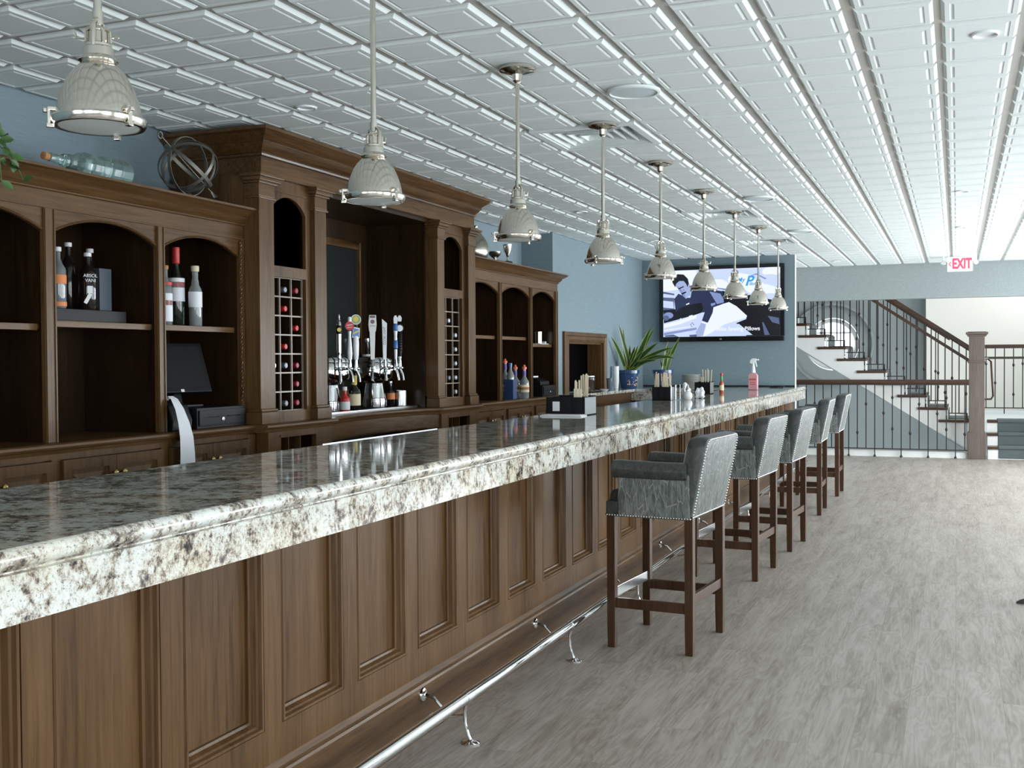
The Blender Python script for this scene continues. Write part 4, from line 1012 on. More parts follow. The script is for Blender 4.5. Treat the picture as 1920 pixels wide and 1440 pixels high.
# shelf above the register
zt = 1.584
t = bottle('liquor_bottle', 'clear bottle with red and white label beside the shelf post', 'bottle', (-3.66, 4.50, zt), .034, .30, M_SMOKE, cap=M_CORK, caph=.02, labels=[(.02, .16, M_PAPER), (.10, .125, M_RED), (.20, .215, M_RED)], group='bottles above the register')
bottle('wine_bottle', 'tall dark bottle with red capsule above the register', 'bottle', (-3.74, 4.685, zt), .042, .41, plain('dark green glass', (.012, .02, .012), .08, coat=.5), .015, .55, M_RED, .085, [(.13, .25, M_PAPER), (.20, .23, M_RED)], group='bottles above the register')
bottle('liquor_bottle', 'clear bottle with pale cork stopper and white label above the register', 'bottle', (-3.66, 4.735, zt), .034, .315, M_CLEARISH, .016, .58, M_TAN, .03, [(.10, .18, M_PAPER)], group='bottles above the register', capname='stopper')
# register
def cash_drawer(label, x0, x1, y0, y1, z0, z1):
    t = thing('cash_drawer', label, 'cash drawer', ((x0+x1)/2, (y0+y1)/2, z0))
    mb = MB(); mb.box(x0, x1-.004, y0, y1, z0, z1); mb.build('case', M_BLACK, t, bevel=.003)
    mb = MB(); mb.box(x1-.004, x1+.004, y0+.012, y1-.012, z0+.014, z1-.012); mb.build('drawer_front', M_BLACK, t, bevel=.002)
    m_ = (y0+y1)/2; w = y1-y0; h = z1-z0
    for a, b in ((m_-w*.38, m_-w*.08), (m_+w*.08, m_+w*.38)):
        mb = MB(); mb.box(x1+.003, x1+.006, a, b, z0+h*.52, z0+h*.57); mb.build('slot', M_BLACKG, t)
    mb = MB(); mb.lathe([(.011, 0), (.011, .004), (.004, .005)], (x1+.004, m_, z0+h*.40), 14, Matrix.Rotation(PI/2, 4, 'Y')); mb.box(x1+.008, x1+.012, m_-.002, m_+.002, z0+h*.34, z0+h*.46); mb.build('lock', M_STEEL, t)
cash_drawer('black cash drawer under the left register screen', -3.93, -3.515, 4.555, 4.955, CT, CT+.105)
zt = CT+.106
t = thing('register_screen', 'black tilted touch screen register monitor on the left back bar', 'monitor', (-3.72, 4.62, zt))
mb = MB(); mb.box(-3.80, -3.62, 4.57, 4.74, zt, zt+.014); mb.prism([(-3.76, zt+.014), (-3.70, zt+.014), (-3.735, zt+.16), (-3.76, zt+.16)], 'y', 4.62, 4.68); mb.build('stand', M_BLACK, t, bevel=.004)
Rm = Matrix.Translation((-3.705, 4.63, zt+.195)) @ Matrix.Rotation(-.22, 4, 'Z') @ Matrix.Rotation(-.35, 4, 'Y')
mb = MB(); mb.box(-.02, .012, -.19, .19, -.13, .14, Rm); mb.build('bezel', M_BLACK, t, bevel=.006)
mb = MB(); mb.box(.0121, .0135, -.165, .165, -.105, .118, Rm); mb.build('display', plain('matt dark screen', (.008, .008, .009), .5, spec=.25), t)
mb = MB(); mb.box(.0125, .0145, -.012, .008, -.129, -.114, Rm); mb.build('sticker', M_WHITE, t)
t = thing('receipt_printer', 'black receipt printer with a long white paper strip hanging down', 'printer', (-3.64, 4.455, CT))
mb = MB(); mb.prism([(-3.78, CT), (-3.535, CT), (-3.53, CT+.05), (-3.56, CT+.125), (-3.62, CT+.145), (-3.78, CT+.145)], 'y', 4.385, 4.535); mb.build('case', M_BLACK, t, bevel=.005)
mb = MB(); rows = []
for x, z, a, b, tw in ((-3.60, 1.215, 4.41, 4.44, 0), (-3.565, 1.236, 4.39, 4.43, .0), (-3.53, 1.222, 4.368, 4.425, .004), (-3.495, 1.175, 4.348, 4.43, .01), (-3.468, 1.11, 4.333, 4.437, .012), (-3.452, 1.04, 4.325, 4.446, .012), (-3.447, .96, 4.32, 4.45, .012), (-3.447, .88, 4.32, 4.453, .010), (-3.45, .78, 4.32, 4.455, .004), (-3.452, .6, 4.32, 4.455, 0)):
    rows.append([(x+tw, a, z), (x, (a+b)/2, z), (x-tw*.5, b, z), (x-tw*.5-.001, b, z-.001), (x-.001, (a+b)/2, z-.001), (x+tw-.001, a, z-.001)])
mb.loft(rows); mb.build('paper_strip', M_PAPER, t, smooth=.8)
# on top of the left shelves
zt = 2.217
c0 = Vector(ray_at(84, 292, X=-3.60)); c1 = Vector(ray_at(236, 328, X=-3.60))
ax = (c1-c0); Lb = ax.length; ax.normalize()
Mq = ax.to_track_quat('Z', 'Y').to_matrix().to_4x4()
t = thing('glass_bottle', 'large embossed aqua glass bottle lying on top of the left shelves', 'bottle', (-3.60, (c0.y+c1.y)/2, zt))
f = Lb/.56
mb = MB(); mb.lathe([(.016, .02), (.018, .03), (.017, .10), (.026, .115), (.028, .13), (.020, .145), (.030, .155), (.034, .17), (.026, .185), (.044, .215), (.053, .26), (.050, .33), (.054, .345), (.054, .46), (.050, .47), (.055, .48), (.055, .545), (.045, .558), (.001, .55)], c0, 12, Mq @ Matrix.Diagonal((f*1.22, f*1.22, f, 1))); mb.build('glass', M_AQUA, t, smooth=.35)
mb = MB(); mb.lathe([(.014, -.012), (.019, -.010), (.019, .018), (.014, .03)], c0, 16, Mq @ Matrix.Scale(f, 4)); mb.build('cork', M_CORK, t, smooth=.6)
# armillary
sc0 = Vector(ray_at(353, 312, X=-3.64)); t = thing('armillary_sphere', 'weathered metal armillary sphere on top of the left shelves', 'ornament', (sc0.x, sc0.y, zt))
Ra = .148
d = (Vector(ray_at(395, 352, X=-3.64)) - Vector(ray_at(306, 252, X=-3.64))); d.normalize()
Mr = d.to_track_quat('Z', 'X').to_matrix().to_4x4()
for k, (e1, e2, R) in enumerate(((PI/2, 0, Ra), (PI/2, 1.05, Ra), (PI/2, 2.1, Ra), (0, 0, Ra*.98), (.42, .7, Ra*.93))):
    mb = MB(); mb.ring(sc0, R, .004, Mr @ Matrix.Rotation(e2, 4, 'Z') @ Matrix.Rotation(e1, 4, 'X'), 40, sq=(.0018, .009)); mb.build('hoop', M_ANTIQ, t, smooth=.6)
mb = MB(); mb.tube([sc0-d*.235, sc0+d*.21], .0035, 8)
p = sc0+d*.21; mb.loft([[p+Vector((0, -.004, 0)), p+Vector((0, .004, 0)), p+Vector((.003, 0, .004))], [p+d*.05+Vector((0, -.02, -.006)), p+d*.05+Vector((0, .02, .006)), p+d*.05+Vector((.003, 0, .004))]])
mb.ring(sc0-d*.245, .016, .004, Matrix.Rotation(PI/2, 4, 'Y'), 16); mb.build('arrow_rod', M_ANTIQ, t, smooth=.6)
mb = MB(); mb.lathe([(.045, 0), (.045, .008), (.016, .016), (.012, .035), (.018, .04), (.010, .046)], (sc0.x, sc0.y, zt), 20); mb.build('stand', M_ANTIQ, t, smooth=.6)
# trailing vine, mostly out of frame
def leaf_strip(mb, pts, wid, nrm, mi=(0, 0)):
    """tapered folded leaf along pts; wid = widths; 4 strips, the outer pair use mi[1]"""
    pts = [Vector(p) for p in pts]; rows = []
    for i, p in enumerate(pts):
        tdir = (pts[min(i+1, len(pts)-1)]-pts[max(i-1, 0)]).normalized()
        s_ = tdir.cross(Vector(nrm)).normalized(); nn = s_.cross(tdir).normalized(); w = wid[i]
        rows.append([mb.bm.verts.new(p + s_*w*u + nn*w*abs(u)*.35) for u in (-1, -.68, 0, .68, 1)])
    for a, b in zip(rows, rows[1:]):
        for k in range(4): mb.mi = mi[1] if k in (0, 3) else mi[0]; mb._f([a[k], a[k+1], b[k+1], b[k]])
    mb.mi = 0
t = thing('trailing_plant', 'green trailing vine hanging over the top of the left shelves', 'plant', (-3.68, 3.30, zt))
mb = MB(); mb.lathe([(.06, 0), (.085, .12), (.09, .13), (.08, .13), (.07, .11)], (-3.70, 3.28, zt), 20); mb.build('pot', M_POT, t, smooth=.6)
random.seed(3)
for k, (px, py, px2, py2) in enumerate(((-14, 225, 3, 340), (-10, 240, 20, 300), (0, 262, 28, 308), (10, 285, 44, 338))):
    a = ray_at(px, py, X=-3.445); b = ray_at(px2, py2, X=-3.42)
    s0 = Vector((-3.68, 3.30, zt+.13))
    path = [s0, (s0+a)/2+Vector((0, 0, .05)), a, (a+b)/2+Vector((.01, 0, .01)), b]
    mb = MB(); mb.tube(path, .002, 5); mb.build('vine', M_VINE, t)
    for q in range(7):
        f_ = q/6; i = min(3, int(f_*4)); p = Vector(path[i]).lerp(Vector(path[i+1]), f_*4-i)
        dr = Vector((random.uniform(-.2, .6), random.uniform(-1, 1), random.uniform(-1.2, .1))).normalized()
        mb = MB(); leaf_strip(mb, [p, p+dr*.018, p+dr*.036, p+dr*.05], [.003, .016, .013, .001], (1, -.4, .3)); mb.build('leaf', M_VINE, t, smooth=1.)
# on top of the right shelves
x, y, z = at_x(893, -3.74, zt)
t = thing('glass_vase', 'silvery crackled glass vase on top of the right shelves', 'vase', (x, y, z))
mb = MB(); mb.lathe([(.05, 0), (.09, .02), (.112, .08), (.11, .14), (.085, .20), (.045, .25), (.022, .275), (.020, .30), (.026, .31), (.016, .31)], (x, y, z), 32); mb.build('body', M_SILVER, t, smooth=.8)
x, y, z = at_x(929, -3.72, zt)
t = thing('trophy_bowl', 'silver bowl trophy on a square wooden base, right shelf top', 'trophy', (x, y, z))
mb = MB(); mb.box(x-.06, x+.06, y-.065, y+.065, z, z+.048); mb.build('base', M_LEG, t, bevel=.003)
mb = MB(); mb.box(x+.060, x+.062, y-.0, y+.05, z+.008, z+.038); mb.build('plaque', M_WHITE, t)
mb = MB(); mb.lathe([(.032, .048), (.020, .056), (.012, .068), (.030, .078), (.050, .098), (.056, .125), (.053, .125), (.045, .10)], (x, y, z), 28, caps=False); mb.build('bowl', M_SILVER, t, smooth=.8)
x, y, z = at_x(953, -3.70, zt)
t = thing('trophy_cup', 'tall silver cup trophy on a round black base, right shelf top', 'trophy', (x, y, z))
mb = MB(); mb.lathe([(.052, 0), (.052, .012), (.046, .016), (.046, .055), (.040, .06)], (x, y, z), 24); mb.build('base', M_BLACKG, t, smooth=.6)
mb = MB(); mb.lathe([(.026, .06), (.010, .07), (.007, .10), (.012, .105), (.014, .115), (.034, .16), (.042, .21), (.040, .21), (.028, .16)], (x, y, z), 24, caps=False); mb.build('cup', M_SILVER, t, smooth=.8)
for s_ in (-1, 1):
    mb = MB(); mb.tube([(x, y+s_*.038, z+.195), (x, y+s_*.062, z+.19), (x, y+s_*.058, z+.155), (x, y+s_*.03, z+.14)], .003, 6); mb.build('handle', M_SILVER, t, smooth=.8)

# wine racks
def rack(cells, R, nm, cols):
    r0, r1, z0, z1, x1 = R; rows_ = ['top', 'second', 'third', 'fourth', 'fifth', 'sixth', 'bottom']; cn = ['left', 'middle', 'right']
    for row, c, mm, cname in cells:
        y = r0+(r1-r0)*(c+.5)/3; z = z1-(z1-z0)*(row+1)/7+.004+.037
        xx = x1-.004
        t = thing('wine_bottle', '%s capped wine bottle in the %s wine rack, %s row, %s column' % (cname, nm, rows_[row], cn[c]), 'bottle', (xx, y, z-.036), 'bottles in the %s wine rack' % nm)
        My = Matrix.Rotation(-PI/2, 4, 'Y')
        mb = MB(); mb.lathe([(.0155, .0), (.0155, .07), (.018, .10), (.036, .15), (.0365, .265), (.03, .268)], (xx, y, z), 18, My); mb.build('glass', M_AMBER, t, smooth=.6)
        mb = MB(); mb.lathe([(.013, -.004), (.0165, -.001), (.0168, .05), (.0158, .052)], (xx, y, z), 18, My); mb.build('capsule', mm, t, smooth=.6)
M_CAPG = plain('grey capsule', (.20, .22, .27), .35, .4); M_CAPD = plain('dull red capsule', (.28, .02, .03), .35); M_CAPS = plain('silver capsule', (.70, .72, .76), .25, .6)
rack([(0, 1, M_CAPG, 'grey'), (0, 2, M_CAPD, 'dull red'), (1, 1, M_RED, 'red'), (2, 2, M_RED, 'red'), (3, 1, M_RED, 'red'), (4, 0, M_CAPS, 'silver'), (4, 1, M_CAPG, 'grey'), (4, 2, M_CAPD, 'dull red'), (5, 2, M_CAPD, 'dull red'), (6, 1, M_CAPG, 'grey'), (6, 2, M_CAPD, 'dull red')], TL, 'left', 3)
rack([(1, 1, M_CAPS, 'silver'), (2, 2, M_CAPS, 'silver'), (3, 2, M_CAPS, 'silver'), (4, 2, M_CAPS, 'silver'), (5, 1, M_CAPG, 'grey'), (5, 2, M_CAPS, 'silver'), (6, 2, M_CAPS, 'silver')], TR, 'right', 3)

# beer taps
TXX = -3.735
trz = CT+.018
mb = MB(); mb.box(-3.83, -3.600, 5.80, 7.16, CT, trz); mb.box(-3.83, -3.604, 5.81, 7.15, trz-.004, trz); t_ = mb.build('drip_tray', M_STEEL, bevel=.002)
tag(t_, 'long shallow steel drip tray under the beer towers', 'tray')
def tower_tap(px, name, label, taps):
    p = at_x(px, TXX, trz); x, y, z = p
    t = thing('beer_tower', label, 'beer tower', p)
    mb = MB(); mb.lathe([(.084, 0), (.084, .05), (.080, .054), (.080, .060), (.076, .064), (.060, .165), (.075, .172), (.078, .182), (.055, .190)], p, 36); mb.build('base', M_CHROME, t, smooth=.6)
    mb = MB(); mb.lathe([(.055, .180), (.10, .190), (.124, .202), (.130, .218), (.130, .298), (.126, .306), (.130, .312), (.128, .330), (.118, .342), (.06, .350), (.001, .352)], p, 40); mb.build('drum', M_CHROME, t, smooth=.6)
    for a, fn in taps:
        c, s = math.cos(a), math.sin(a); c0 = Vector((x, y, z)); u = Vector((c, s, 0))
        mb = MB(); q = c0+u*.125+Vector((0, 0, .27))
        mb.tube([q, q+u*.045], [.010, .010], 10); mb.tube([q+u*.012, q+u*.020], .016, 12)
        e = q+u*.052; mb.tube([e+Vector((0, 0, .062)), e+Vector((0, 0, .02)), e-Vector((0, 0, .012))], [.008, .011, .012], 10)
        mb.tube([e-Vector((0, 0, .005)), e+u*.018-Vector((0, 0, .045)), e+u*.024-Vector((0, 0, .085))], [.011, .009, .009], 10); mb.ball(e+u*.012, .012, 8)
        fo = mb.build('faucet', M_CHROME, t, smooth=.6)
        fn(e+Vector((0, 0, .058)), fo)
    return t
FA = -.95   # handles face the bar, a little toward the near end
RF = Matrix.Rotation(FA+PI/2, 4, 'Z')
def H(p): return Matrix.Translation(p) @ RF
def slabp(mb, pts, th, M):   # outline (x, z) extruded across thickness
    return mb.prism(pts, 'y', -th/2, th/2, M)
def disc(mb, M, cx, cz, r, y0, y1, sx=1., n=24):
    mb.prism([(cx+r*sx*math.cos(2*PI*k/n), cz+r*math.sin(2*PI*k/n)) for k in range(n)], 'y', y0, y1, M)
def part(mb, nm, mats, par, **k): return mb.build(nm, mats, par, **k)
M_HG = plain('grey metal handle', (.42, .43, .42), .35, .5); M_HW = plain('white handle enamel', (.80, .82, .84), .3); M_NAVY = plain('navy lettering', (.03, .05, .12), .4)
M_LBLUE = plain('mid blue badge', (.12, .25, .62), .35); M_OLIVE = plain('olive green badge', (.30, .42, .20), .4)
def h_grey(p, par):
    M = H(p); mb = MB(); slabp(mb, [(-.013, 0), (.013, 0), (.019, .19), (-.019, .19)], .018, M); slabp(mb, [(-.022, .19), (.022, .19), (.028, .235), (.024, .30), (-.022, .30), (-.027, .235)], .026, M)
    mb.mi = 1; disc(mb, M, 0, .255, .014, -.0145, -.0125); slabp(mb, [(-.018, .225), (.018, .225), (.018, .229), (-.018, .229)], .029, M); slabp(mb, [(-.018, .28), (.018, .28), (.018, .296), (-.018, .296)], .028, M)
    part(mb, 'tap_handle', [M_HG, plain('plum badge', (.20, .12, .14), .5)], par)
def h_white(p, par):
    M = H(p); mb = MB(); slabp(mb, [(-.011, 0), (.011, 0), (.017, .245), (-.017, .275)], .016, M)
    mb.mi = 1; mb.text('COORS LIGHT', .030, M @ Matrix.Translation((.0075, -.0085, .16)) @ Matrix.Rotation(-PI/2, 4, 'Y') @ Matrix.Rotation(PI/2, 4, 'X') @ Matrix.Diagonal((.62, .85, 1, 1)), .0003)
    part(mb, 'tap_handle', [M_HW, M_NAVY], par)
def h_blue(p, par):
    M = H(p); mb = MB(); mb.lathe([(.009, 0), (.011, .05), (.011, .07)], (0, 0, 0), 14, M); mb.lathe([(.010, .13), (.012, .14), (.010, .16), (.014, .20)], (0, 0, 0), 14, M)
    slabp(mb, [(-.012, .245), (.012, .245), (.014, .28), (.006, .30), (-.006, .30), (-.014, .28)], .012, M)
    mb.mi = 1; mb.lathe([(.014, .075), (.015, .08), (.015, .125), (.012, .13)], (0, 0, 0), 14, M); mb.lathe([(.014, .195), (.017, .20), (.017, .225), (.012, .245)], (0, 0, 0), 14, M)
    part(mb, 'tap_handle', [M_HW, M_BLUE], par, smooth=.6)
def h_black(p, par):
    M = H(p); mb = MB(); mb.lathe([(.011, .02), (.017, .06), (.018, .18), (.012, .19)], (0, 0, 0), 14, M)
    for k in range(7): mb.lathe([(.0175, .06+.018*k), (.0195, .065+.018*k), (.0175, .07+.018*k)], (0, 0, 0), 14, M)
    disc(mb, M, 0, .215, .030, -.008, .008)
    mb.mi = 1; disc(mb, M, 0, .215, .022, -.0095, -.007); slabp(mb, [(-.012, .262), (.012, .262), (.015, .285), (.006, .303), (-.006, .303), (-.015, .285)], .012, M); mb.lathe([(.009, 0), (.013, .02)], (0, 0, 0), 14, M)
    part(mb, 'tap_handle', [M_BLACK, M_HW], par, smooth=.6)
def h_silver(p, par):
    M = H(p); mb = MB(); mb.lathe([(.010, 0), (.013, .015), (.010, .03), (.014, .04), (.013, .05), (.0145, .06), (.0145, .16)], (0, 0, 0), 18, M)
    mb.lathe([(.016, .215), (.014, .23), (.010, .24), (.012, .245), (.006, .26), (.008, .27), (.003, .285)], (0, 0, 0), 18, M)
    mb.mi = 1; mb.lathe([(.0145, .16), (.017, .17), (.018, .205), (.016, .215)], (0, 0, 0), 18, M)
    mb.mi = 2; disc(mb, M, 0, .187, .013, -.021, -.016)
    part(mb, 'tap_handle', [M_CHROME, M_BLACK, M_YEL], par, smooth=.6)
def h_red(p, par):
    M = H(p); mb = MB(); mb.lathe([(.014, 0), (.017, .04), (.012, .12), (.009, .15), (.012, .18)], (0, 0, 0), 18, M); mb.lathe([(.010, .235), (.011, .245), (.011, .265), (.008, .27)], (0, 0, 0), 14, M)
    mb.mi = 1; disc(mb, M, 0, .212, .028, -.012, .012)
    mb.mi = 0; slabp(mb, [(-.018, .214), (.018, .218), (.018, .222), (-.018, .218)], .0255, M); slabp(mb, [(-.016, .200), (.016, .204), (.016, .207), (-.016, .203)], .0255, M)
    part(mb, 'tap_handle', [M_HW, M_RED], par, smooth=.6)
def h_green(p, par):
    M = H(p); mb = MB(); mb.lathe([(.014, 0), (.018, .03), (.020, .10), (.017, .15)], (0, 0, 0), 18, M); slabp(mb, [(-.024, .14), (.022, .135), (.026, .20), (-.018, .21)], .022, M)
    mb.mi = 1; disc(mb, M, 0, .255, .031, -.012, .012); mb.mi = 2; slabp(mb, [(-.020, .147), (.018, .143), (.021, .192), (-.015, .201)], .025, M)
    mb.mi = 3; slabp(mb, [(-.018, .160), (.019, .178), (.020, .190), (-.016, .172)], .0265, M); disc(mb, M, 0, .258, .017, -.0135, -.011)
    mb.mi = 0; mb.ring(M @ Vector((0, -.012, .255)), .030, .003, M.to_3x3().to_4x4() @ Matrix.Rotation(PI/2, 4, 'X'), 28, 6)
    part(mb, 'tap_handle', [M_HW, M_OLIVE, M_LBLUE, M_YEL], par, smooth=.6)
def h_oval(p, par):
    M = H(p); mb = MB(); mb.lathe([(.011, 0), (.014, .05), (.010, .16)], (0, 0, 0), 16, M); mb.lathe([(.006, .25), (.009, .27), (.004, .30)], (0, 0, 0), 12, M); mb.mi = 1; disc(mb, M, 0, .21, .042, -.009, .009, .62)
    mb.mi = 2; disc(mb, M, 0, .222, .010, -.0105, -.008)
    part(mb, 'tap_handle', [M_BLACK, M_HW, M_LBLUE], par, smooth=.6)
def h_dark(p, par):
    M = H(p); mb = MB(); mb.lathe([(.010, 0), (.015, .05), (.012, .2), (.017, .22), (.017, .245)], (0, 0, 0), 16, M); mb.mi = 1; mb.lathe([(.017, .245), (.018, .25), (.017, .27), (.010, .275)], (0, 0, 0), 16, M)
    part(mb, 'tap_handle', [M_BLACK, M_HW], par, smooth=.6)
tower_tap(702, 'beer_tower', 'right chrome beer tower with grey, white, blue and black tap handles', [(-1.13, h_grey), (-.66, h_white), (-.10, h_blue), (.35, h_black)])
tower_tap(617, 'beer_tower', 'left chrome beer tower half hidden behind the oak pilaster', [(-1.30, h_oval), (-.66, h_silver), (-.20, h_red), (.28, h_green), (.80, h_dark)])
def bx(px, X, z): return at_x(px, X, z)
t = bottle('sauce_bottle', 'red bottle with white label between the beer towers', 'bottle', bx(646, -3.636, trz), .032, .155, M_RED, .012, .5, M_WHITE, .025, [(.008, .06, M_PAPER)], group='bottles round the beer towers')
t = bottle('liquor_bottle', 'dark bottle with cream label and gold neck between the beer towers', 'bottle', bx(664, -3.64, trz), .040, .225, M_AMBER, .014, .52, M_YEL, .06, [(.03, .105, M_TAN)], group='bottles round the beer towers')
t = bottle('liquor_bottle', 'dark bottle with orange label right of the right beer tower', 'bottle', bx(732, -3.74, trz), .032, .175, M_AMBER, .011, .55, M_STEEL, .02, [(.045, .09, M_ORANGE)], group='bottles round the beer towers')
t = bottle('liquor_bottle', 'tall dark bottle standing behind the beer towers', 'bottle', bx(689, -3.93, CT), .038, .50, M_AMBER, .014, .62, M_STEEL, .03, [(.36, .385, M_PAPER)], group='bottles round the beer towers')
p = bx(751, -3.69, trz); mb = MB(); mb.lathe([(.044, 0), (.044, .105), (.041, .108), (.041, .012), (.001, .012)], p, 28); tag(mb.build('steel_canister', M_STEEL, smooth=.6), 'short round steel canister at the right end of the drip tray', 'canister')
# right wing
z = CT
p = bx(957, -3.60, z); t = thing('sleeved_bottle', 'clear bottle in a navy corrugated sleeve on the right back counter', 'bottle', p, 'bottles on the right back counter')
mb = MB(); mb.box(p[0]-.04, p[0]+.04, p[1]-.042, p[1]+.042, z, z+.17)
for k in range(9): mb.box(p[0]-.044, p[0]+.044, p[1]-.046, p[1]+.046, z+.006+.018*k, z+.016+.018*k)
mb.build('sleeve', plain('navy sleeve', (.03, .06, .16), .5), t)
mb = MB(); mb.lathe([(.034, .17), (.034, .20), (.028, .22), (.014, .25), (.013, .285)], p, 20); mb.build('glass', M_CLEARISH, t, smooth=.6)
mb = MB(); mb.lathe([(.015, .28), (.016, .285), (.016, .31), (.012, .312)], p, 16); mb.build('cap', M_BLUE, t, smooth=.6)
M_REDC = plain('coral red pourer', (.85, .16, .10), .4)
for k, (px, X, wtxt) in enumerate(((966, -3.625, 'left'), (983, -3.53, 'right'), (947, -3.75, 'rear'))):
    p = bx(px, X, z); lb = 'red capped clear spirit bottle, %s of three beside the navy sleeve' % wtxt
    t = bottle('spirit_bottle', lb, 'bottle', p, .042, .275 if k < 2 else .33, M_CLEARISH, .014, .52, None, .01, [(.055, .12, M_TAN), (.075, .10, M_ORANGE)], group='bottles on the right back counter')
    h = .275 if k < 2 else .33
    mb = MB(); mb.lathe([(.016, h-.02), (.021, h-.018), (.021, h), (.012, h+.004), (.008, h+.02), (.004, h+.02)], p, 14); mb.build('pourer', M_REDC, t, smooth=.6)
    mb = MB(); mb.lathe([(.0165, h-.075), (.017, h-.07), (.015, h-.03)], p, 14); mb.build('neck_band', plain('violet neck band', (.13, .08, .35), .4), t, smooth=.6)
cash_drawer('black cash drawer at the far end of the right back counter', -3.90, -3.535, 9.60, 9.95, CT, CT+.10)
t = thing('receipt_printer', 'black slanted receipt printer on the right cash drawer', 'printer', (-3.68, 9.72, CT+.101))
mb = MB(); mb.prism([(-3.80, CT+.101), (-3.57, CT+.101), (-3.57, CT+.135), (-3.62, CT+.165), (-3.80, CT+.195)], 'y', 9.62, 9.86); mb.build('case', M_BLACK, t, bevel=.006)
mb = MB(); mb.box(-3.76, -3.66, 9.68, 9.80, CT+.175, CT+.187); mb.build('paper', M_PAPER, t)
p = at_x(1012, -3.68, 1.549)
mb = MB(); mb.box(p[0]-.06, p[0]+.06, p[1]-.13, p[1]+.10, 1.549, 1.558); tag(mb.build('small_tray', M_WHITE, bevel=.002), 'small white tray on the right shelf', 'tray')
mb = MB(); mb.lathe([(.034, 0), (.036, .11), (.033, .11), (.031, .006), (.001, .006)], (p[0], p[1]-.03, 1.559), 24); tag(mb.build('silver_cup', M_SILVER, smooth=.6), 'small silver cup on the white shelf tray', 'cup')
p = at_x(1021, -3.66, 1.559); mb = MB(); mb.box(p[0]-.02, p[0]+.02, p[1]-.03, p[1]+.0, 1.559, 1.578); tag(mb.build('card_stack', M_PAPER, bevel=.002), 'little white stack of cards on the shelf tray', 'cards')

# ------------------------------------------------------------------ ledge: jar, cups, plants, plates
lz = 1.060
p = on(1105, 738, Z=lz); p = (-3.56, at_x(1105, -3.56, 0)[1], lz)
t = thing('glass_jar', 'clear glass canister with lid on the granite by the hatch', 'jar', p)
mb = MB(); mb.lathe([(.054, 0), (.058, .006), (.058, .15), (.05, .16), (.047, .16), (.055, .148), (.055, .008), (.001, .006)], p, 28); mb.build('glass', M_GLASS, t, smooth=.6)
mb = MB(); mb.lathe([(.05, .161), (.06, .163), (.06, .172), (.001, .176)], p, 28); mb.build('lid', M_STEEL, t, smooth=.6)
p = (-3.52, at_x(1133, -3.52, 0)[1], lz); mb = MB(); mb.lathe([(.03, 0), (.05, .022), (.053, .024), (.047, .022), (.028, .006), (.001, .005)], p, 28); tag(mb.build('small_dish', M_CERAM, smooth=.6), 'small white dish on the granite beside the jar', 'dish')
p = (-3.53, at_x(1143, -3.53, 0)[1], lz); mb = MB(); mb.lathe([(.028, 0), (.035, .14), (.033, .14), (.026, .012), (.001, .010)], p, 24); tag(mb.build('glass_tumbler', plain('smoky glass', (.35, .40, .48), .06, trans=.6), smooth=.6), 'smoky glass tumbler at the corner of the granite ledge', 'glass')
p = (-3.66, at_x(1155, -3.66, 0)[1], lz)
for k in range(9):
    z = lz+.0+.021*k; mb = MB(); mb.lathe([(.026, .002), (.0345, .090), (.037, .092), (.037, .096), (.0343, .096), (.0262, .012), (.001, .010)], (p[0], p[1], z), 24)
    o = mb.build('plastic_cup', M_WHITE, smooth=.6); tag(o, '%s pale plastic cup from the bottom of the nested stack beside the blue pot' % ORD[k], 'cup', 'nested plastic cups')
def snake_plant(px, X, label, leaves):
    p = (X, at_x(px, X, 0)[1], lz); x, y, z = p
    t = thing('snake_plant', label, 'plant', p, 'potted snake plants')
    mb = MB(); mb.lathe([(.085, 0), (.092, .01), (.112, .17), (.124, .178), (.126, .215), (.118, .218), (.108, .20), (.001, .195)], p, 36); po = mb.build('pot', M_POT, t, smooth=.5)
    mb = MB()
    random.seed(px)
    for k in range(26):
        a = random.uniform(-1.5, .1); h = .035+.105*random.random(); r = .094+.020*h/.17+.0015
        u = Vector((math.cos(a), math.sin(a), 0)); q = Vector(p)+u*r+Vector((0, 0, h))
        mb.lathe([(.009*random.uniform(.5, 1.2), 0), (.002, .0025)], q, 6, Matrix.Rotation(a, 4, 'Z') @ Matrix.Rotation(PI/2, 4, 'Y'))
    mb.build('painted_blossoms', M_FROND, po)
    mb = MB(); mb.lathe([(.107, .188), (.05, .2), (.001, .202)], p, 20); mb.build('soil', M_SOIL, t)
    for (dx, bend, px1, py1, w, kk) in leaves:
        tip = Vector(ray_at(px1, py1, Y=y-dx*1.2)); base = Vector((x+random.uniform(-.04, .04), y+random.uniform(-.05, .05), z+.195))
        mid = base.lerp(tip, .5); mid.z += bend
        pts = []
        for q in range(8):
            f_ = q/7; pts.append(base*(1-f_)**2+mid*2*f_*(1-f_)+tip*f_**2)
        mb = MB(); leaf_strip(mb, pts, [w*1.2*s_ for s_ in (.75, .9, 1, 1, .95, .8, .5, .06)], (rt.x*.2+.37, -.93, .1), (0, 1)); mb.build('leaf', [M_LEAF, M_LEAFY], t, smooth=1.)
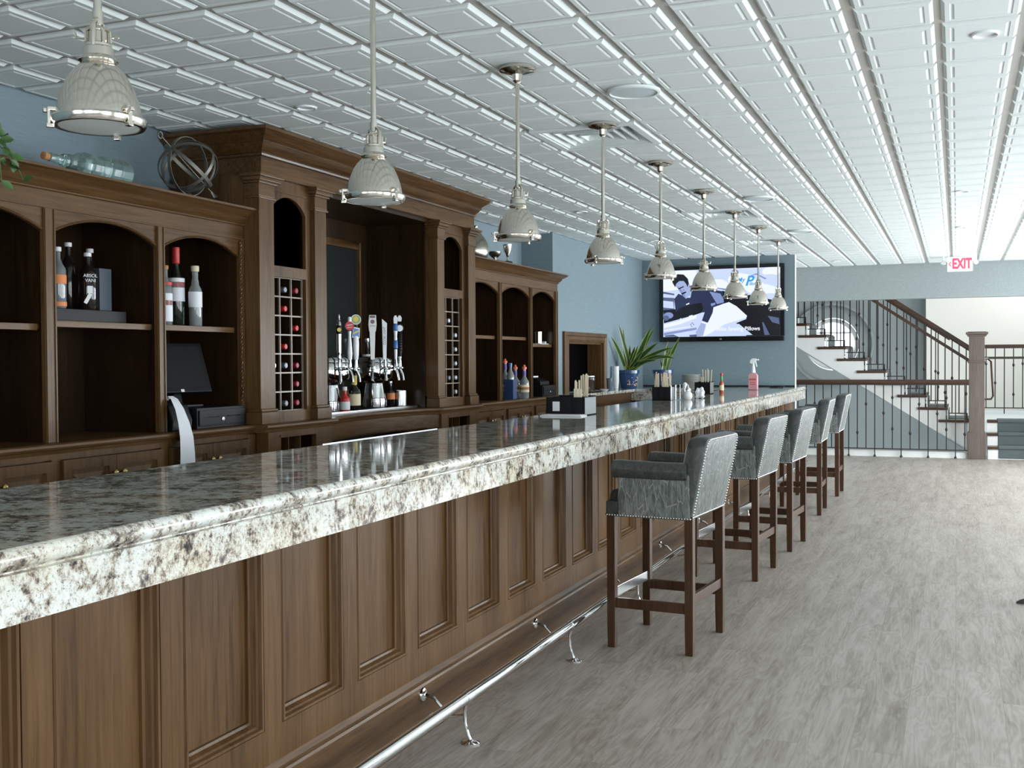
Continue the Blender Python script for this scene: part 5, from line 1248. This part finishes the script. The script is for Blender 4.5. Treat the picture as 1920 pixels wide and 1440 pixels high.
snake_plant(1179, -3.58, 'large snake plant with arching leaves in a blue painted pot', [(.14, .0, 1160, 609, .020, 0), (.09, .0, 1168, 615, .014, 0), (.32, .06, 1146, 632, .020, 0), (.05, 0, 1170, 650, .022, 0), (.03, 0, 1181, 647, .018, 0), (.10, .02, 1220, 614, .028, 0), (.02, .0, 1229, 611, .020, 0), (.10, .05, 1233, 643, .028, 0), (.08, .02, 1196, 648, .018, 0), (.12, .16, 1265, 672, .024, 0), (.06, .10, 1262, 652, .022, 0), (.16, .10, 1230, 677, .022, 0), (.14, .12, 1248, 668, .02, 0), (.04, 0, 1190, 650, .024, 0), (.15, .02, 1206, 656, .022, 0), (.18, .05, 1200, 678, .02, 0), (-.03, 0, 1186, 660, .024, 0), (.04, 0, 1176, 668, .026, 0)])
snake_plant(1243, -3.22, 'smaller snake plant with upright leaves in a blue pot behind the caddy', [(0, 0, 1253, 640, .022, 0), (.03, 0, 1275, 631, .020, 0), (.0, 0, 1262, 646, .018, 0), (.05, 0, 1237, 674, .010, 0), (.02, 0, 1257, 655, .024, 0), (.05, 0, 1250, 660, .022, 0)])
p = (-2.98, 13.25, lz)
for k in range(8):
    z = lz+.0195*k; mb = MB(); mb.lathe([(.085, .0), (.09, .003), (.118, .017), (.120, .0185), (.117, .0190), (.088, .0065), (.001, .006)], (p[0], p[1], z), 36)
    tag(mb.build('plate', M_DISH, smooth=.6), '%s plate from the bottom of the pale stack on the ledge' % ORD[k], 'plate', 'stacked plates on the ledge')

# ------------------------------------------------------------------ on the bar
bz = 1.0602
M_CADS = plain('grey caddy plastic', (.16, .18, .19), .35)
def caddy(label, x0, x1, y0, y1, h, sticker=False, group='black bar caddies'):
    t = thing('bar_caddy', label, 'caddy', ((x0+x1)/2, (y0+y1)/2, bz), group); w = .004
    mb = MB(); z = bz
    mb.box(x0, x1, y0, y1, z, z+.005); mb.box(x0, x1, y0, y0+w, z, z+h); mb.box(x0, x1, y1-w, y1, z, z+h*1.05); mb.box(x0, x0+w, y0, y1, z, z+h); mb.box(x1-w, x1, y0, y1, z, z+h)
    for f_ in (.36, .68): mb.box(x0+(x1-x0)*f_-.002, x0+(x1-x0)*f_+.002, y0, y1, z, z+h*.96)
    mb.box(x0, x1, (y0+y1)/2-.002, (y0+y1)/2+.002, z, z+h)
    mb.build('tray', M_BLACK, t)
    mb = MB(); m_ = x0+(x1-x0)*.72; mb.box(m_-.010, m_+.010, y0-.0015, y0+.001, z+h*.15, z+h*.98); mb.build('front_notch', M_BLACKG, t)
    mb = MB(); mb.box(x1+.0002, x1+.002, y0+.01, y1-.01, z+.006, z+h*.97); mb.build('side_panel', M_CADS, t)
    if sticker:
        mb = MB(); a = x0+(x1-x0)*.17; mb.box(a, a+.045, y0-.0015, y0, z+h*.24, z+h*.76); mb.build('sticker', M_WHITE, t)
    return t
def stirrers(lst, label, group):
    for k, (x, y, h, ax_, ay_) in enumerate(lst):
        M = Matrix.Translation((x, y, bz+.0056)) @ Matrix.Rotation(ax_, 4, 'X') @ Matrix.Rotation(ay_, 4, 'Y')
        mb = MB(); c = .0045
        mb.prism([(-c, 0), (c, 0), (c, h-.003), (c*.6, h), (-c*.6, h), (-c, h-.003)], 'y', -.0012, .0012, M)
        tag(mb.build('wooden_stirrer', M_STIR), label, 'stirrer', group)
random.seed(11)
X0, X1, Y0, Y1 = -2.345, -2.10, 6.42, 6.66
mb = MB(); mb.box(X0-.0, X1+.02, 6.30, 6.412, bz-.0002, bz+.006); mb.box(X0+.01, X1+.01, 6.305, 6.41, bz+.006, bz+.010); tag(mb.build('folded_napkin', M_PAPER, bevel=.002), 'folded white napkin in front of the nearest bar caddy', 'napkin')
caddy('nearest black bar caddy with a white sticker on its front', X0, X1, Y0, Y1, .112, True)
l1 = [(-2.185+.0105*k+random.uniform(-.001, .001), 6.46+random.uniform(0, .03), .205+random.uniform(-.006, .006), random.uniform(-.03, .03), random.uniform(-.02, .02)) for k in range(5)]
l1 += [(-2.178+.0105*k, 6.60+random.uniform(-.02, .02), .245+random.uniform(-.008, .006), random.uniform(-.03, .03), random.uniform(-.02, .02)) for k in range(5)]
l1b = [(-2.168+.0105*k, 6.435+random.uniform(0, .01), .155+random.uniform(-.005, .005), 0, random.uniform(-.02, .02)+.04) for k in range(5)]
# keep the sticks inside the right-hand compartments
l1 = [(max(X0+.172, min(X1-.012, a)), b, c, d, e) for a, b, c, d, e in l1]; l1b = [(max(X0+.172, min(X1-.016, a)), b, c, d, 0) for a, b, c, d, e in l1b]
stirrers(l1, 'tall flat birch stirrer standing in the nearest bar caddy', 'tall stirrers in the nearest caddy')
stirrers(l1b, 'short flat birch stirrer at the front of the nearest bar caddy', 'short stirrers in the nearest caddy')
caddy('middle black bar caddy full of long stirrers', -2.345, -2.195, 8.98, 9.14, .112)
l2 = [(-2.332+.0074*k, 9.0+random.choice((0, .03, .09))+random.uniform(0, .02), .225+random.uniform(-.012, .008), random.uniform(-.05, .05), random.uniform(-.10, .06)) for k in range(18)]
stirrers(l2, 'flat birch stirrer in the bunch filling the middle bar caddy', 'stirrers in the middle caddy')
caddy('farthest black bar caddy, near the hot sauce bottle', -2.375, -2.225, 10.72, 10.90, .115)
l3 = [(-2.275+.012*k, 10.76+.05*(k % 2), .235+random.uniform(-.01, .008), 0, random.uniform(-.02, .03)+.05*k/3) for k in range(4)] + [(-2.335+.011*k, 10.85, .16, 0, 0) for k in range(3)] + [(-2.30, 10.77, .235, 0, -.02)]
stirrers(l3, 'flat birch stirrer in the farthest bar caddy', 'stirrers in the farthest caddy')
# wire rack side of the middle caddy
t = thing('wire_napkin_holder', 'small chrome wire holder at the side of the middle bar caddy', 'napkin holder', (-2.16, 9.08, bz))
mb = MB()
for y in (8.99, 9.13):
    mb.tube([(-2.185, y, bz+.003), (-2.185, y, bz+.125), (-2.145, y, bz+.13), (-2.145, y, bz+.003)], .0016, 6)
mb.tube([(-2.185, 8.99, bz+.003), (-2.185, 9.13, bz+.003)], .0025, 6); mb.tube([(-2.145, 8.99, bz+.003), (-2.145, 9.13, bz+.003)], .0025, 6); mb.build('wire', M_STEEL, t, smooth=.8)
# round white shaker with chrome top
p = (-2.095, 9.20, bz)
t = thing('ceramic_shaker', 'round white ceramic shaker with chrome top on the bar', 'shaker', p)
mb = MB(); mb.lathe([(.022, 0), (.030, .005), (.039, .028), (.036, .052), (.020, .070), (.014, .075)], p, 28); mb.build('body', M_CERAM, t, smooth=.8)
mb = MB(); mb.lathe([(.015, .075), (.019, .078), (.019, .092), (.012, .105), (.006, .122), (.004, .128), (.001, .129)], p, 20); mb.build('top', M_CHROME, t, smooth=.8)
def crumple(name, label, c, R, sd):
    rnd = random.Random(sd); mb = MB(); bmesh.ops.create_icosphere(mb.bm, subdivisions=3, radius=1)
    for v in mb.bm.verts:
        k = 1+.22*math.sin(5*v.co.x+sd)+.18*math.sin(7*v.co.y+2*sd)+.14*math.sin(9*v.co.z)+rnd.uniform(-.05, .05)
        v.co = Vector((v.co.x*R[0]*k, v.co.y*R[1]*k, v.co.z*R[2]*k))+Vector(c)
    lo = min(v.co.z for v in mb.bm.verts); bmesh.ops.translate(mb.bm, verts=mb.bm.verts, vec=(0, 0, bz-lo))
    return tag(mb.build(name, M_PAPER), label, 'napkin', 'crumpled napkins on the bar')
crumple('crumpled_napkin', 'crumpled white napkin left of the round white shaker', (-2.165, 9.42, 1.11), (.040, .03, .055), 2)
crumple('crumpled_napkin', 'crumpled white napkin between round shaker and farthest caddy', (-2.06, 9.52, 1.11), (.035, .03, .045), 5)
# hot sauce, spray bottle, tray
t = bottle('hot_sauce_bottle', 'small hot sauce bottle with red cap beside the farthest caddy', 'bottle', (-2.17, 11.02, bz), .022, .20, plain('hot sauce', (.42, .09, .05), .2), .010, .48, M_RED, .030, [(.03, .08, M_TAN)])
mb = MB(); mb.lathe([(.0115, .125), (.0125, .127), (.0125, .165), (.0115, .168)], (-2.17, 11.02, bz), 16); mb.build('neck_label', M_GREEN, t, smooth=.6)
p = (-2.07, 12.28, bz)
t = thing('spray_bottle', 'clear spray bottle of pink cleaner with white trigger', 'spray bottle', p)
mb = MB(); x, y, z = p
mb.loft([[(x+a*.05*s_, y+b*.035*s_, z+h) for a, b in ((-1, -1), (1, -1), (1, 1), (-1, 1))] for h, s_ in ((0, .95), (.006, 1), (.155, 1), (.175, .8), (.19, .42))]); mb.build('bottle', M_PINK, t, bevel=.008, seg=3)
mb = MB(); mb.lathe([(.021, .185), (.026, .19), (.020, .24), (.012, .29), (.012, .30)], p, 18); mb.build('collar', M_WHITE, t, smooth=.6)
mb = MB(); mb.prism([(x-.035, z+.295), (x-.03, z+.325), (x-.008, z+.345), (x+.025, z+.345), (x+.035, z+.335), (x+.035, z+.322), (x+.01, z+.31), (x+.012, z+.29), (x-.012, z+.285)], 'y', y-.014, y+.014); mb.box(x+.035, x+.062, y-.008, y+.008, z+.322, z+.338)
mb.prism([(x+.012, z+.322), (x+.030, z+.318), (x+.044, z+.255), (x+.036, z+.25), (x+.022, z+.29)], 'y', y-.006, y+.006); mb.build('trigger', M_WHITE, t, bevel=.003)
mb = MB()
for k in range(4): mb.box(x-.034+.018*k, x-.022+.018*k, y-.0368, y-.0352, z+.105, z+.125)
mb.box(x-.03, x+.03, y-.0368, y-.0352, z+.06, z+.066); mb.box(x-.03, x+.03, y-.0368, y-.0352, z+.08, z+.086)
mb.build('print', M_RED, t)
p = (-1.99, 13.45, bz); mb = MB(); mb.lathe([(.075, 0), (.085, .004), (.09, .016), (.086, .017), (.078, .007), (.001, .006)], p, 32); tag(mb.build('serving_tray', M_BLACKG, smooth=.6), 'small round black tray at the far end of the bar', 'tray')
#@@END
# ------------------------------------------------------------------ world, colour
w = bpy.data.worlds.new('sky'); sc.world = w; w.use_nodes = True
bg = w.node_tree.nodes['Background']; bg.inputs['Color'].default_value = (.86, .93, 1, 1); bg.inputs['Strength'].default_value = 3.0
vs = sc.view_settings; vs.view_transform = 'Standard'; vs.look = 'None'; vs.gamma = 1; vs.use_curve_mapping = False; vs.exposure = 0.0
cy = sc.cycles; cy.use_denoising = True; cy.max_bounces = 8; cy.diffuse_bounces = 4; cy.glossy_bounces = 4; cy.transmission_bounces = 6; cy.sample_clamp_indirect = 6; cy.caustics_reflective = False; cy.caustics_refractive = False
